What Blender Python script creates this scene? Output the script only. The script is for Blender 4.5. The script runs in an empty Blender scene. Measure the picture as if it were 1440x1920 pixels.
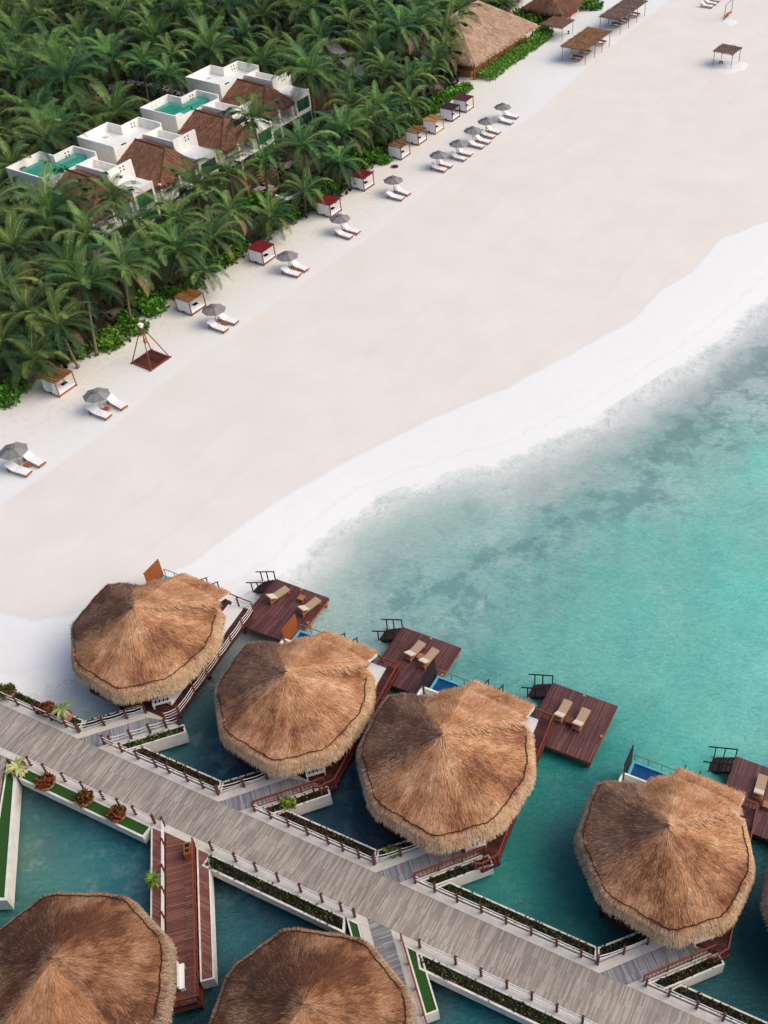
import bpy, math, random
import numpy as np
from mathutils import Vector, Matrix, noise as mnoise

random.seed(7)
R = math.radians
sc = bpy.context.scene
col = sc.collection

# ------------------------------------------------------------------ camera model (photograph 1440 x 1920)
F_PX, CX, CY = 1900.0, 980.12, 960.0
PITCH, CAM_H = 0.754265, 67.018
_fw = Vector((0, math.cos(PITCH), -math.sin(PITCH)))
_up = Vector((0, math.sin(PITCH), math.cos(PITCH)))


def at(px, py, z=1.0):
    """point of the horizontal plane at height z seen at photograph pixel px, py"""
    d = _fw + Vector((1, 0, 0)) * ((px - CX) / F_PX) - _up * ((py - CY) / F_PX)
    t = (z - CAM_H) / d.z
    return Vector((0, 0, CAM_H)) + d * t


def pix(p):
    d = Vector(p) - Vector((0, 0, CAM_H))
    w = d.dot(_fw)
    return (CX + F_PX * d.x / w, CY - F_PX * d.dot(_up) / w)


# ------------------------------------------------------------------ tagging and object helpers
def tag(o, label=None, cat=None, group=None, kind=None):
    if label: o['label'] = label
    if cat: o['category'] = cat
    if group: o['group'] = group
    if kind: o['kind'] = kind
    return o


def thing(name, label, cat, loc=(0, 0, 0), rz=0.0, group=None, parent=None):
    o = bpy.data.objects.new(name, None)
    o.empty_display_size = 0.3
    col.objects.link(o)
    o.location = loc
    o.rotation_euler = (0, 0, rz)
    return tag(o, label, cat, group)


def dup(root, loc=None, rz=None, label=None, group=None, scale=None):
    r = root.copy(); col.objects.link(r)
    if loc is not None: r.location = loc
    if rz is not None: r.rotation_euler = (0, 0, rz)
    if scale is not None: r.scale = scale
    if label: r['label'] = label
    if group: r['group'] = group
    for ch in list(root.children):
        c = ch.copy(); col.objects.link(c); c.parent = r
        for g in list(ch.children):
            d = g.copy(); col.objects.link(d); d.parent = c
    return r


class MB:
    """collects shapes and links them as one mesh object"""
    def __init__(s):
        s.v = []; s.f = []; s.c = []

    def face(s, pts, c=None):
        n = len(s.v)
        s.v.extend([tuple(p) for p in pts])
        s.f.append(tuple(range(n, n + len(pts))))
        s.c.append(c)

    def box(s, x0, x1, y0, y1, z0, z1, c=None):
        return s.prism([(x0, y0), (x1, y0), (x1, y1), (x0, y1)], z0, z1, c)

    def prism(s, pts, z0, z1, c=None):
        n = len(s.v); k = len(pts)
        a = sum(pts[i][0] * pts[(i + 1) % k][1] - pts[(i + 1) % k][0] * pts[i][1] for i in range(k))
        if a < 0: pts = pts[::-1]
        z0s = z0 if isinstance(z0, (list, tuple)) else [z0] * k
        z1s = z1 if isinstance(z1, (list, tuple)) else [z1] * k
        s.v.extend([(p[0], p[1], z) for p, z in zip(pts, z0s)])
        s.v.extend([(p[0], p[1], z) for p, z in zip(pts, z1s)])
        s.f.append(tuple(n + i for i in reversed(range(k)))); s.c.append(c)
        s.f.append(tuple(n + k + i for i in range(k))); s.c.append(c)
        for i in range(k):
            j = (i + 1) % k
            s.f.append((n + i, n + j, n + k + j, n + k + i)); s.c.append(c)
        return s

    def bar(s, p0, p1, w, h, c=None):
        p0 = Vector(p0); p1 = Vector(p1); d = (p1 - p0).normalized()
        side = d.cross(Vector((0, 0, 1)))
        if side.length < 1e-4: side = Vector((1, 0, 0))
        side.normalize(); up = side.cross(d).normalized()
        n = len(s.v)
        for p in (p0, p1):
            for a, b in ((-1, -1), (1, -1), (1, 1), (-1, 1)):
                s.v.append(tuple(p + side * (a * w / 2) + up * (b * h / 2)))
        for q in ((0, 1, 2, 3), (7, 6, 5, 4), (0, 4, 5, 1), (1, 5, 6, 2), (2, 6, 7, 3), (3, 7, 4, 0)):
            s.f.append(tuple(n + i for i in q)); s.c.append(c)
        return s

    def tube(s, pts, r, n=6, c=None, cap=True):
        pts = [Vector(p) for p in pts]
        rs = r if isinstance(r, (list, tuple)) else [r] * len(pts)
        base = len(s.v); ref = None
        for i, p in enumerate(pts):
            d = (pts[min(i + 1, len(pts) - 1)] - pts[max(i - 1, 0)]).normalized()
            a = d.cross(Vector((0, 0, 1)))
            if a.length < 1e-3: a = d.cross(Vector((1, 0, 0)))
            a.normalize()
            if ref is not None and a.dot(ref) < 0: a = -a
            ref = a
            b = d.cross(a)
            for k in range(n):
                t = 2 * math.pi * k / n
                s.v.append(tuple(p + (a * math.cos(t) + b * math.sin(t)) * rs[i]))
        for i in range(len(pts) - 1):
            for k in range(n):
                k2 = (k + 1) % n
                s.f.append((base + i * n + k, base + i * n + k2, base + (i + 1) * n + k2, base + (i + 1) * n + k)); s.c.append(c)
        if cap:
            s.f.append(tuple(base + k for k in range(n))); s.c.append(c)
            s.f.append(tuple(base + (len(pts) - 1) * n + k for k in reversed(range(n)))); s.c.append(c)
        return s

    def build(s, name, mat, parent=None, smooth=False, kind=None):
        me = bpy.data.meshes.new(name)
        me.from_pydata(s.v, [], s.f)
        me.materials.append(mat)
        if any(c is not None for c in s.c):
            cols = np.ones((sum(len(f) for f in s.f), 4), dtype=np.float32)
            i = 0
            for f, c in zip(s.f, s.c):
                k = len(f)
                if c is not None: cols[i:i + k, :3] = c[:3]
                i += k
            at_ = me.color_attributes.new('Col', 'FLOAT_COLOR', 'CORNER')
            at_.data.foreach_set('color', cols.ravel())
        if smooth:
            me.polygons.foreach_set('use_smooth', [True] * len(me.polygons))
        me.update()
        o = bpy.data.objects.new(name, me)
        col.objects.link(o)
        if parent is not None: o.parent = parent
        if kind: o['kind'] = kind
        return o


# ------------------------------------------------------------------ materials
def lin(r, g, b):
    def f(c):
        c /= 255.0
        return c / 12.92 if c <= 0.04045 else ((c + 0.055) / 1.055) ** 2.4
    return (f(r), f(g), f(b))


class NT:
    def __init__(s, name):
        s.m = bpy.data.materials.new(name); s.m.use_nodes = True
        s.t = s.m.node_tree; s.n = s.t.nodes; s.l = s.t.links
        s.n.clear()
        s.out = s.n.new('ShaderNodeOutputMaterial')
        s.b = s.n.new('ShaderNodeBsdfPrincipled')
        s.l.new(s.b.outputs[0], s.out.inputs[0])

    def node(s, typ, **kw):
        n = s.n.new(typ)
        for k, v in kw.items():
            if k.startswith('i_'):
                n.inputs[k[2:].replace('_', ' ')].default_value = v
            else: setattr(n, k, v)
        return n

    def link(s, a, b): s.l.new(a, b)

    def coord(s, kind='Object', scale=(1, 1, 1), rot=(0, 0, 0)):
        c = s.node('ShaderNodeTexCoord'); m = s.node('ShaderNodeMapping')
        m.inputs['Scale'].default_value = scale; m.inputs['Rotation'].default_value = rot
        s.link(c.outputs[kind], m.inputs[0])
        return m.outputs[0]

    def noise(s, vec, scale, detail=4, rough=0.6):
        n = s.node('ShaderNodeTexNoise')
        n.inputs['Scale'].default_value = scale; n.inputs['Detail'].default_value = detail
        n.inputs['Roughness'].default_value = rough
        if vec is not None: s.link(vec, n.inputs['Vector'])
        return n.outputs['Fac']

    def ramp(s, fac, stops):
        n = s.node('ShaderNodeValToRGB')
        e = n.color_ramp.elements
        while len(e) < len(stops): e.new(0.5)
        for q, (p, c) in zip(e, stops):
            q.position = p; q.color = (c[0], c[1], c[2], 1) if not isinstance(c, (int, float)) else (c, c, c, 1)
        s.link(fac, n.inputs[0])
        return n.outputs[0]

    def mix(s, fac, a, b, mode='MIX'):
        n = s.node('ShaderNodeMix', data_type='RGBA', blend_type=mode)
        if isinstance(fac, (int, float)): n.inputs[0].default_value = fac
        else: s.link(fac, n.inputs[0])
        for i, x in ((6, a), (7, b)):
            if isinstance(x, (tuple, list)): n.inputs[i].default_value = (x[0], x[1], x[2], 1)
            else: s.link(x, n.inputs[i])
        return n.outputs[2]

    def math(s, op, a, b=0.0, clamp=False):
        n = s.node('ShaderNodeMath', operation=op); n.use_clamp = clamp
        for i, x in ((0, a), (1, b)):
            if isinstance(x, (int, float)): n.inputs[i].default_value = x
            else: s.link(x, n.inputs[i])
        return n.outputs[0]

    def attr(s, name):
        n = s.node('ShaderNodeAttribute'); n.attribute_name = name
        return n

    def bump(s, h, strength, dist=0.05):
        n = s.node('ShaderNodeBump'); n.inputs['Strength'].default_value = strength
        n.inputs['Distance'].default_value = dist
        s.link(h, n.inputs['Height']); s.link(n.outputs[0], s.b.inputs['Normal'])
        return n

    def base(s, c):
        if isinstance(c, (tuple, list)): s.b.inputs['Base Color'].default_value = (c[0], c[1], c[2], 1)
        else: s.link(c, s.b.inputs['Base Color'])

    def rough(s, v, spec=0.3):
        s.b.inputs['Roughness'].default_value = v
        s.b.inputs['Specular IOR Level'].default_value = spec


def m_plain(name, c, var=0.15, scale=3.0, rough=0.7, spec=0.25, bump=0.0, stretch=(1, 1, 1)):
    t = NT(name)
    v = t.coord('Object', stretch)
    n = t.noise(v, scale, 5)
    k0 = tuple(x * (1 - var) for x in c); k1 = tuple(min(1, x * (1 + var)) for x in c)
    t.base(t.ramp(n, [(0.3, k0), (0.7, k1)]))
    t.rough(rough, spec)
    if bump: t.bump(n, bump, 0.03)
    return t.m


def m_attr(name, rough=0.8, var=0.25, scale=4.0, spec=0.15, objvar=0.0, trans=0.0, stretch=(1, 1, 1)):
    t = NT(name)
    a = t.attr('Col')
    v = t.coord('Object', stretch)
    n = t.noise(v, scale, 3)
    k = t.ramp(n, [(0.25, 1 - var), (0.75, 1 + var)])
    c = t.mix(1.0, a.outputs['Color'], k, 'MULTIPLY')
    if objvar:
        oi = t.node('ShaderNodeObjectInfo')
        hs = t.node('ShaderNodeHueSaturation')
        t.link(t.math('ADD', t.math('MULTIPLY', oi.outputs['Random'], objvar * 0.12), 0.5 - objvar * 0.06), hs.inputs['Hue'])
        w = t.node('ShaderNodeTexWhiteNoise', noise_dimensions='1D'); t.link(oi.outputs['Random'], w.inputs['W'])
        t.link(t.math('ADD', t.math('MULTIPLY', w.outputs['Value'], objvar), 1 - objvar / 2), hs.inputs['Value'])
        t.link(c, hs.inputs['Color']); c = hs.outputs['Color']
    t.base(c); t.rough(rough, spec)
    if trans:
        tr = t.node('ShaderNodeBsdfTranslucent'); t.link(c, tr.inputs['Color'])
        mx = t.node('ShaderNodeMixShader'); mx.inputs[0].default_value = trans
        t.link(t.b.outputs[0], mx.inputs[1]); t.link(tr.outputs[0], mx.inputs[2])
        t.link(mx.outputs[0], t.out.inputs[0])
    return t.m


def m_planks(name, cols, length, width, rot, gap=0.012, rough=0.6, spec=0.3, patch=0.25, gapcol=0.25, bump=0.35):
    """boards laid along local x after rot; three tones picked at random per board"""
    t = NT(name)
    v = t.coord('Object', (1, 1, 1), (0, 0, rot))
    br = t.node('ShaderNodeTexBrick')
    br.offset = 0.37; br.offset_frequency = 2; br.squash = 1.0
    for k, x in (('Scale', 1.0), ('Mortar Size', gap), ('Mortar Smooth', 0.1), ('Bias', 0.0), ('Brick Width', length), ('Row Height', width)):
        br.inputs[k].default_value = x
    br.inputs['Color1'].default_value = (0, 0, 0, 1); br.inputs['Color2'].default_value = (1, 1, 1, 1)
    br.inputs['Mortar'].default_value = (0.5, 0.5, 0.5, 1)
    t.link(v, br.inputs['Vector'])
    n1 = t.noise(v, 0.35, 4)
    g = t.coord('Object', (1, 1, 1), (0, 0, rot))
    mp = t.node('ShaderNodeMapping'); mp.inputs['Scale'].default_value = (0.8, 9.0, 1.0); t.link(g, mp.inputs[0])
    n2 = t.noise(mp.outputs[0], 2.2, 5, 0.7)
    f = t.math('ADD', t.math('MULTIPLY', br.outputs['Color'], 0.55), t.math('MULTIPLY', n2, 0.45))
    c = t.ramp(f, [(0.12, cols[0]), (0.5, cols[1]), (0.9, cols[2])])
    c = t.mix(1.0, c, t.ramp(n1, [(0.3, 1 - patch), (0.7, 1 + patch)]), 'MULTIPLY')
    dark = t.mix(br.outputs['Fac'], c, tuple(x * gapcol for x in cols[0]))
    t.base(dark); t.rough(rough, spec)
    t.bump(t.math('SUBTRACT', t.math('MULTIPLY', n2, 0.3), br.outputs['Fac']), bump, 0.02)
    return t.m


M = {}
M['thatch'] = m_attr('thatch', 0.85, 0.18, 1.3, 0.12)
M['thatch_base'] = m_plain('thatch_base', lin(128, 92, 66), 0.35, 6, 0.9, 0.1)
M['thatch_dark'] = m_plain('thatch_shadow', lin(70, 50, 38), 0.3, 6, 0.9, 0.05)
M['rope_dark'] = m_plain('dark_rope', lin(45, 28, 22), 0.2, 8, 0.8)
M['rope_white'] = m_plain('white_rope', lin(236, 233, 228), 0.06, 20, 0.8)
M['maroon'] = m_plain('maroon_wood', lin(96, 46, 40), 0.35, 5, 0.5, 0.35)
M['maroon_dark'] = m_plain('dark_wood', lin(52, 32, 34), 0.3, 5, 0.55, 0.3)
M['orange_wood'] = m_plain('orange_wood', lin(165, 92, 44), 0.3, 9, 0.5, 0.3, stretch=(1, 1, 4))
M['teak'] = m_plain('teak', lin(176, 120, 72), 0.25, 8, 0.5, 0.3)
M['redwood'] = m_plain('red_brown_wood', lin(130, 66, 46), 0.3, 9, 0.5, 0.3)
M['deck'] = m_planks('sun_deck_boards', [lin(78, 40, 41), lin(102, 58, 56), lin(134, 90, 84)], 2.4, 0.14, math.pi / 2, 0.016, 0.45, 0.45)
M['terrace'] = m_planks('terrace_boards', [lin(62, 26, 28), lin(84, 40, 40), lin(112, 62, 56)], 2.4, 0.14, 0, 0.014, 0.5, 0.4)
M['bridge'] = m_planks('bridge_boards', [lin(104, 62, 52), lin(136, 86, 72), lin(160, 108, 92)], 2.2, 0.125, 0.0, 0.018, 0.5, 0.4, 0.2, 0.45)
M['board'] = m_planks('boardwalk_boards', [lin(128, 119, 110), lin(160, 150, 138), lin(192, 181, 167)], 1.2, 0.10, math.pi / 2, 0.006, 0.6, 0.3, 0.13, 0.75, 0.2)
M['board2'] = m_planks('walkway_boards', [lin(100, 100, 104), lin(138, 136, 138), lin(178, 174, 172)], 1.3, 0.11, R(46.5) * 0 + math.pi / 2, 0.006, 0.55, 0.35, 0.2, 0.7, 0.2)
M['concrete'] = m_plain('pale_concrete', lin(206, 199, 188), 0.12, 1.6, 0.8, 0.2)
M['plaster'] = m_plain('white_plaster', lin(243, 240, 231), 0.09, 0.9, 0.8, 0.2, stretch=(1.4, 1.4, 0.35))
M['planter_wall'] = m_plain('planter_render', lin(222, 217, 206), 0.13, 1.3, 0.85, 0.15)
M['plaster_in'] = m_plain('white_roof_coating', lin(234, 233, 230), 0.09, 0.7, 0.7, 0.2)
M['turf'] = m_plain('artificial_turf', lin(50, 84, 40), 0.3, 14, 0.95, 0.05, 0.4)
M['pool'] = m_plain('pool_water', lin(18, 72, 122), 0.35, 0.9, 0.06, 0.5)
M['pool_tile'] = m_plain('pool_tile', lin(96, 178, 198), 0.1, 3, 0.3, 0.4)
M['green_pool'] = m_plain('green_pool_water', lin(40, 142, 120), 0.12, 0.8, 0.12, 0.45)
M['glass_green'] = m_plain('green_glass', lin(38, 96, 62), 0.25, 0.6, 0.12, 0.6)
M['black'] = m_plain('black_opening', lin(22, 24, 34), 0.2, 3, 0.6)
M['navy'] = m_plain('navy_cloth', lin(24, 26, 48), 0.15, 6, 0.85, 0.1)
M['white_cloth'] = m_plain('white_cloth', lin(240, 240, 242), 0.04, 5, 0.9, 0.1)
M['beige_cloth'] = m_plain('beige_cushion', lin(176, 150, 124), 0.12, 9, 0.9, 0.1)
M['cream_cloth'] = m_plain('cream_cushion', lin(208, 192, 174), 0.08, 9, 0.9, 0.1)
M['grey_cloth'] = m_plain('grey_canvas', lin(132, 130, 128), 0.12, 3, 0.9, 0.1)
M['grey_dark'] = m_plain('dark_grey_canvas', lin(106, 105, 106), 0.12, 3, 0.9, 0.1)
M['red_roof'] = m_plain('dark_red_roof', lin(110, 24, 34), 0.15, 2.5, 0.6, 0.25)
M['maroon_roof'] = m_plain('maroon_roof', lin(84, 34, 42), 0.2, 2.5, 0.6, 0.25)
M['plum_roof'] = m_plain('dark_plum_roof', lin(56, 32, 42), 0.2, 2.5, 0.6, 0.25)
M['straw_roof'] = m_planks('straw_brown_slats', [lin(120, 74, 44), lin(168, 112, 70), lin(200, 150, 104)], 1.1, 0.16, 0, 0.03, 0.8, 0.15, 0.3, 0.3)
M['weathered_roof'] = m_planks('weathered_slats', [lin(86, 60, 52), lin(150, 108, 78), lin(206, 168, 124)], 0.9, 0.22, 0, 0.03, 0.8, 0.15, 0.35, 0.3)
M['tan_roof'] = m_planks('tan_slats', [lin(150, 104, 62), lin(196, 152, 100), lin(224, 188, 140)], 2.4, 0.3, 0, 0.03, 0.8, 0.15, 0.2, 0.35)
M['leaf'] = m_attr('foliage', 0.55, 0.32, 2.0, 0.25, 0.42, 0.12)
M['leaf_hedge'] = m_attr('hedge_foliage', 0.5, 0.25, 1.2, 0.3, 0.25, 0.2)
M['trunk'] = m_plain('palm_trunk', lin(124, 106, 90), 0.35, 5, 0.9, 0.1, 0.3, (1, 1, 3))
M['terracotta'] = m_plain('clay_pot', lin(168, 128, 102), 0.15, 5, 0.8, 0.15)
M['metal'] = m_plain('grey_metal', lin(120, 118, 116), 0.1, 6, 0.4, 0.5)
M['dry_leaf'] = m_attr('dry_palm_leaf', 0.85, 0.25, 3.0, 0.1)
M['grey_post'] = m_plain('weathered_post', lin(112, 98, 86), 0.25, 6, 0.85, 0.1)
M['path'] = m_plain('pale_path', lin(176, 170, 162), 0.15, 1.5, 0.9, 0.1)
M['soil'] = m_plain('planter_soil', lin(46, 40, 28), 0.4, 8, 0.95, 0.05)
# ------------------------------------------------------------------ ground, sea
def sdist(P, line):
    """signed distance to a polyline, positive on its left side"""
    best = np.full(len(P), 1e9); sign = np.ones(len(P))
    L = np.array(line, float)
    for a, b in zip(L[:-1], L[1:]):
        ab = b - a; ap = P - a
        t = np.clip((ap @ ab) / (ab @ ab), 0, 1)
        q = ap - t[:, None] * ab
        d = np.hypot(q[:, 0], q[:, 1])
        cr = ab[0] * ap[:, 1] - ab[1] * ap[:, 0]
        m = d < best - 1e-9
        best = np.where(m, d, best); sign = np.where(m, np.sign(cr), sign)
    return best * sign


SHORE = [(-400, 220), (-60, 56.5), (-47, 50.6), (-41.5, 49.6), (-36.8, 52.6), (-29, 57.2), (-21.8, 63.2), (-19.5, 67.7), (-14.7, 73.6), (-7.0, 77.6), (-1.1, 80.1), (6.8, 85.5),
         (15.7, 94.2), (22.0, 100.7), (30.9, 112.0), (60, 150), (110, 235), (320, 640), (800, 1500)]
GROOM_UP = [(-300, -60), (-75, 46), (-58, 60), (-50.2, 71.4), (-42.9, 83.3), (-39.9, 91.0), (-32.0, 104.8), (-20.1, 124.6), (-15.8, 133.9), (-8.1, 149.7), (1.7, 165.0), (14.7, 193.2),
            (26.8, 217.4), (60, 290), (300, 760)]
GROOM_LOW = [(-300, 190), (-70, 64), (-52, 59), (-45.2, 57.9), (-42.1, 57.0), (-38.8, 57.9), (-30.3, 63.8), (-27.8, 67.1), (-24.6, 71.4), (-18.3, 77.8), (-10.2, 84.7), (-1.8, 90.4),
             (6.1, 97.6), (13.4, 104.3), (17.3, 111.0), (21.8, 115.5), (26.4, 123.9), (33.8, 129.2), (65, 165), (110, 250), (320, 660)]
GROVE = [(-300, 20), (-75, 72), (-60, 86.5), (-53.3, 89.5), (-48.2, 97.0), (-45.1, 103.7), (-42.7, 109.1), (-35.8, 117.5), (-30.4, 126.9), (-25.5, 133.1), (-20.4, 146.9), (-15.4, 160.7),
         (-10.5, 174.0), (-10.5, 179), (-6, 196), (-2, 214), (3, 228), (30, 300), (250, 800)]


def axis(lo, hi, step, far):
    a = list(np.arange(lo, hi + step / 2, step))
    s = step; x = a[-1]
    while x < far[1]: s *= 1.35; x += s; a.append(x)
    s = step; x = a[0]
    while x > far[0]: s *= 1.35; x -= s; a.insert(0, x)
    return np.array(a)


def sheet(name, xs, ys, zf, attrs, mat, kind='structure'):
    X, Y = np.meshgrid(xs, ys); P = np.stack([X.ravel(), Y.ravel()], -1)
    Z = zf(P)
    nx, ny = len(xs), len(ys)
    i = np.arange(nx * ny).reshape(ny, nx)
    quads = np.stack([i[:-1, :-1], i[:-1, 1:], i[1:, 1:], i[1:, :-1]], -1).reshape(-1, 4)
    me = bpy.data.meshes.new(name)
    me.vertices.add(len(P)); me.vertices.foreach_set('co', np.column_stack([P, Z]).astype(np.float32).ravel())
    me.loops.add(quads.size); me.loops.foreach_set('vertex_index', quads.astype(np.int32).ravel())
    me.polygons.add(len(quads)); me.polygons.foreach_set('loop_start', np.arange(0, quads.size, 4, dtype=np.int32))
    me.polygons.foreach_set('use_smooth', [True] * len(quads))
    for an, av in attrs(P).items():
        if av.ndim == 1:
            q = me.attributes.new(an, 'FLOAT', 'POINT'); q.data.foreach_set('value', av.astype(np.float32))
        else:
            q = me.attributes.new(an, 'FLOAT_COLOR', 'POINT'); q.data.foreach_set('color', np.column_stack([av, np.ones(len(av))]).astype(np.float32).ravel())
    me.update(); me.validate()
    me.materials.append(mat)
    o = bpy.data.objects.new(name, me); col.objects.link(o); o['kind'] = kind
    return o


def ground_z(P):
    d = sdist(P, SHORE)
    land = 1.0 * (1 - np.exp(-np.maximum(d, 0) / 8.0))
    sea = np.maximum(-np.maximum(-d, 0) * 0.09, -3.2)
    return np.where(d > 0, land, sea)


def gz(x, y): return float(ground_z(np.array([[x, y]]))[0])


def sand_material():
    t = NT('sand')
    v = t.coord('Object')
    up = t.attr('up').outputs['Fac']; low = t.attr('low').outputs['Fac']; gro = t.attr('grove').outputs['Fac']; sh = t.attr('shore').outputs['Fac']
    n_big = t.noise(v, 0.06, 4); n_mid = t.noise(v, 0.6, 5); n_fine = t.noise(v, 5.0, 4, 0.7)
    wob = t.math('MULTIPLY', t.math('SUBTRACT', n_mid, 0.5), 1.1)
    # groomed field: between the two lines
    fu = t.math('MULTIPLY', t.math('ADD', t.math('MULTIPLY', up, -1), t.math('MULTIPLY', wob, 0.35)), 1.6)      # up<0 is seaward of the upper line
    fl = t.math('MULTIPLY', t.math('ADD', low, wob), 1.3)
    g = t.math('MULTIPLY', t.math('ADD', fu, 0.3, True), t.math('ADD', fl, 0.2, True), True)
    upper = t.mix(n_mid, lin(228, 228, 224), lin(235, 236, 233))
    warm = t.ramp(gro, [(0.0, lin(236, 237, 235)), (0.45, lin(230, 227, 218)), (1.0, lin(222, 214, 200))])
    # warm sand close to the trees
    near = t.math('ADD', t.math('MULTIPLY', gro, 0.075), 1.0, True)
    upper = t.mix(near, upper, lin(227, 220, 208))
    field = t.mix(t.ramp(t.math('ADD', t.math('MULTIPLY', n_big, 0.55), t.math('MULTIPLY', t.noise(v, 0.22, 5, 0.6), 0.45)), [(0.36, 0.0), (0.64, 1.0)]), lin(228, 221, 211), lin(236, 231, 223))
    # tracks of the beach rake
    wv = t.node('ShaderNodeTexWave', wave_type='BANDS', bands_direction='X'); wv.inputs['Scale'].default_value = 1.0
    comb = t.node('ShaderNodeCombineXYZ')
    t.link(t.math('MULTIPLY', up, 0.85), comb.inputs[0])
    wv.inputs['Distortion'].default_value = 0.0
    t.link(comb.outputs[0], wv.inputs['Vector'])
    trk = t.math('MULTIPLY', wv.outputs['Fac'], t.math('MULTIPLY', n_big, 1.2))
    field = t.mix(t.math('MULTIPLY', trk, 0.28), field, lin(205, 197, 187))
    w2 = t.node('ShaderNodeTexWave', wave_type='BANDS', bands_direction='X'); w2.inputs['Scale'].default_value = 1.0
    cb2 = t.node('ShaderNodeCombineXYZ'); t.link(t.math('ADD', t.math('MULTIPLY', up, 0.055), t.math('MULTIPLY', n_big, 0.25)), cb2.inputs[0]); t.link(cb2.outputs[0], w2.inputs['Vector'])
    ln = t.ramp(w2.outputs['Fac'], [(0.9, 0.0), (0.99, 1.0)])
    field = t.mix(t.math('MULTIPLY', t.math('MULTIPLY', ln, t.ramp(t.noise(v, 0.05, 3), [(0.45, 0.0), (0.6, 1.0)])), 0.10), field, lin(206, 197, 186))
    wet = t.mix(n_mid, lin(233, 233, 230), lin(239, 239, 236))
    lowm = t.mix(t.math('ADD', t.math('MULTIPLY', low, 0.9), 0.3, True), wet, upper)
    c = t.mix(g, lowm, field)
    # thin darker swash edges
    e1 = t.math('SUBTRACT', 1.0, t.math('MULTIPLY', t.math('ABSOLUTE', t.math('ADD', low, t.math('ADD', wob, -0.2))), 2.2), True)
    c = t.mix(t.math('MULTIPLY', e1, 0.16), c, lin(186, 178, 168))
    e2 = t.math('SUBTRACT', 1.0, t.math('MULTIPLY', t.math('ABSOLUTE', t.math('ADD', sh, t.math('ADD', t.math('MULTIPLY', wob, 2.0), -1.8))), 3.5), True)
    c = t.mix(t.math('MULTIPLY', e2, 0.1), c, lin(176, 176, 170))
    e3 = t.math('SUBTRACT', 1.0, t.math('MULTIPLY', t.math('ABSOLUTE', t.math('ADD', sh, t.math('ADD', t.math('MULTIPLY', t.math('SUBTRACT', t.noise(v, 0.25, 6, 0.65), 0.5), 7.0), -4.2))), 3.0), True)
    c = t.mix(t.math('MULTIPLY', e3, 0.04), c, lin(180, 176, 168))
    # grove floor
    soil = t.mix(t.noise(v, 0.9, 5), lin(44, 46, 28), lin(88, 78, 56))
    soil = t.mix(t.ramp(t.noise(v, 0.12, 3), [(0.56, 0.0), (0.66, 1.0)]), soil, lin(150, 138, 118))
    gm = t.math('MULTIPLY', t.math('ADD', gro, t.math('MULTIPLY', wob, 2.0)), 0.8)
    c = t.mix(t.math('ADD', gm, -0.6, True), c, soil)
    foot = t.ramp(t.noise(v, 1.6, 5, 0.75), [(0.36, 0.9), (0.5, 1.0)])
    c = t.mix(t.math('MULTIPLY', t.math('ADD', t.math('MULTIPLY', up, 0.12), 0.2, True), t.math('ADD', t.math('MULTIPLY', gro, 0.03), 1.0, True)), c, t.mix(1.0, c, foot, 'MULTIPLY'))
    c = t.mix(1.0, c, t.ramp(n_fine, [(0.3, 0.965), (0.7, 1.02)]), 'MULTIPLY')
    t.base(c); t.rough(0.9, 0.1)
    tr = t.math('MULTIPLY', t.math('MULTIPLY', t.ramp(t.noise(v, 2.4, 3), [(0.35, 0.0), (0.65, 1.0)]), t.math('SUBTRACT', 1.0, g)), t.math('ADD', t.math('MULTIPLY', gro, 0.12), 1.0, True))
    h = t.math('ADD', t.math('MULTIPLY', n_fine, 0.35), t.math('ADD', t.math('MULTIPLY', tr, 0.9), t.math('MULTIPLY', trk, 0.3)))
    t.bump(h, 0.28, 0.05)
    return t.m


def ground_attrs(P):
    return {'up': sdist(P, GROOM_UP), 'low': sdist(P, GROOM_LOW), 'grove': sdist(P, GROVE), 'shore': sdist(P, SHORE)}


sheet('sand_beach', axis(-75, 52, 0.8, (-1500, 1600)), axis(36, 232, 0.8, (-300, 2600)), ground_z, ground_attrs, sand_material())

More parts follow.
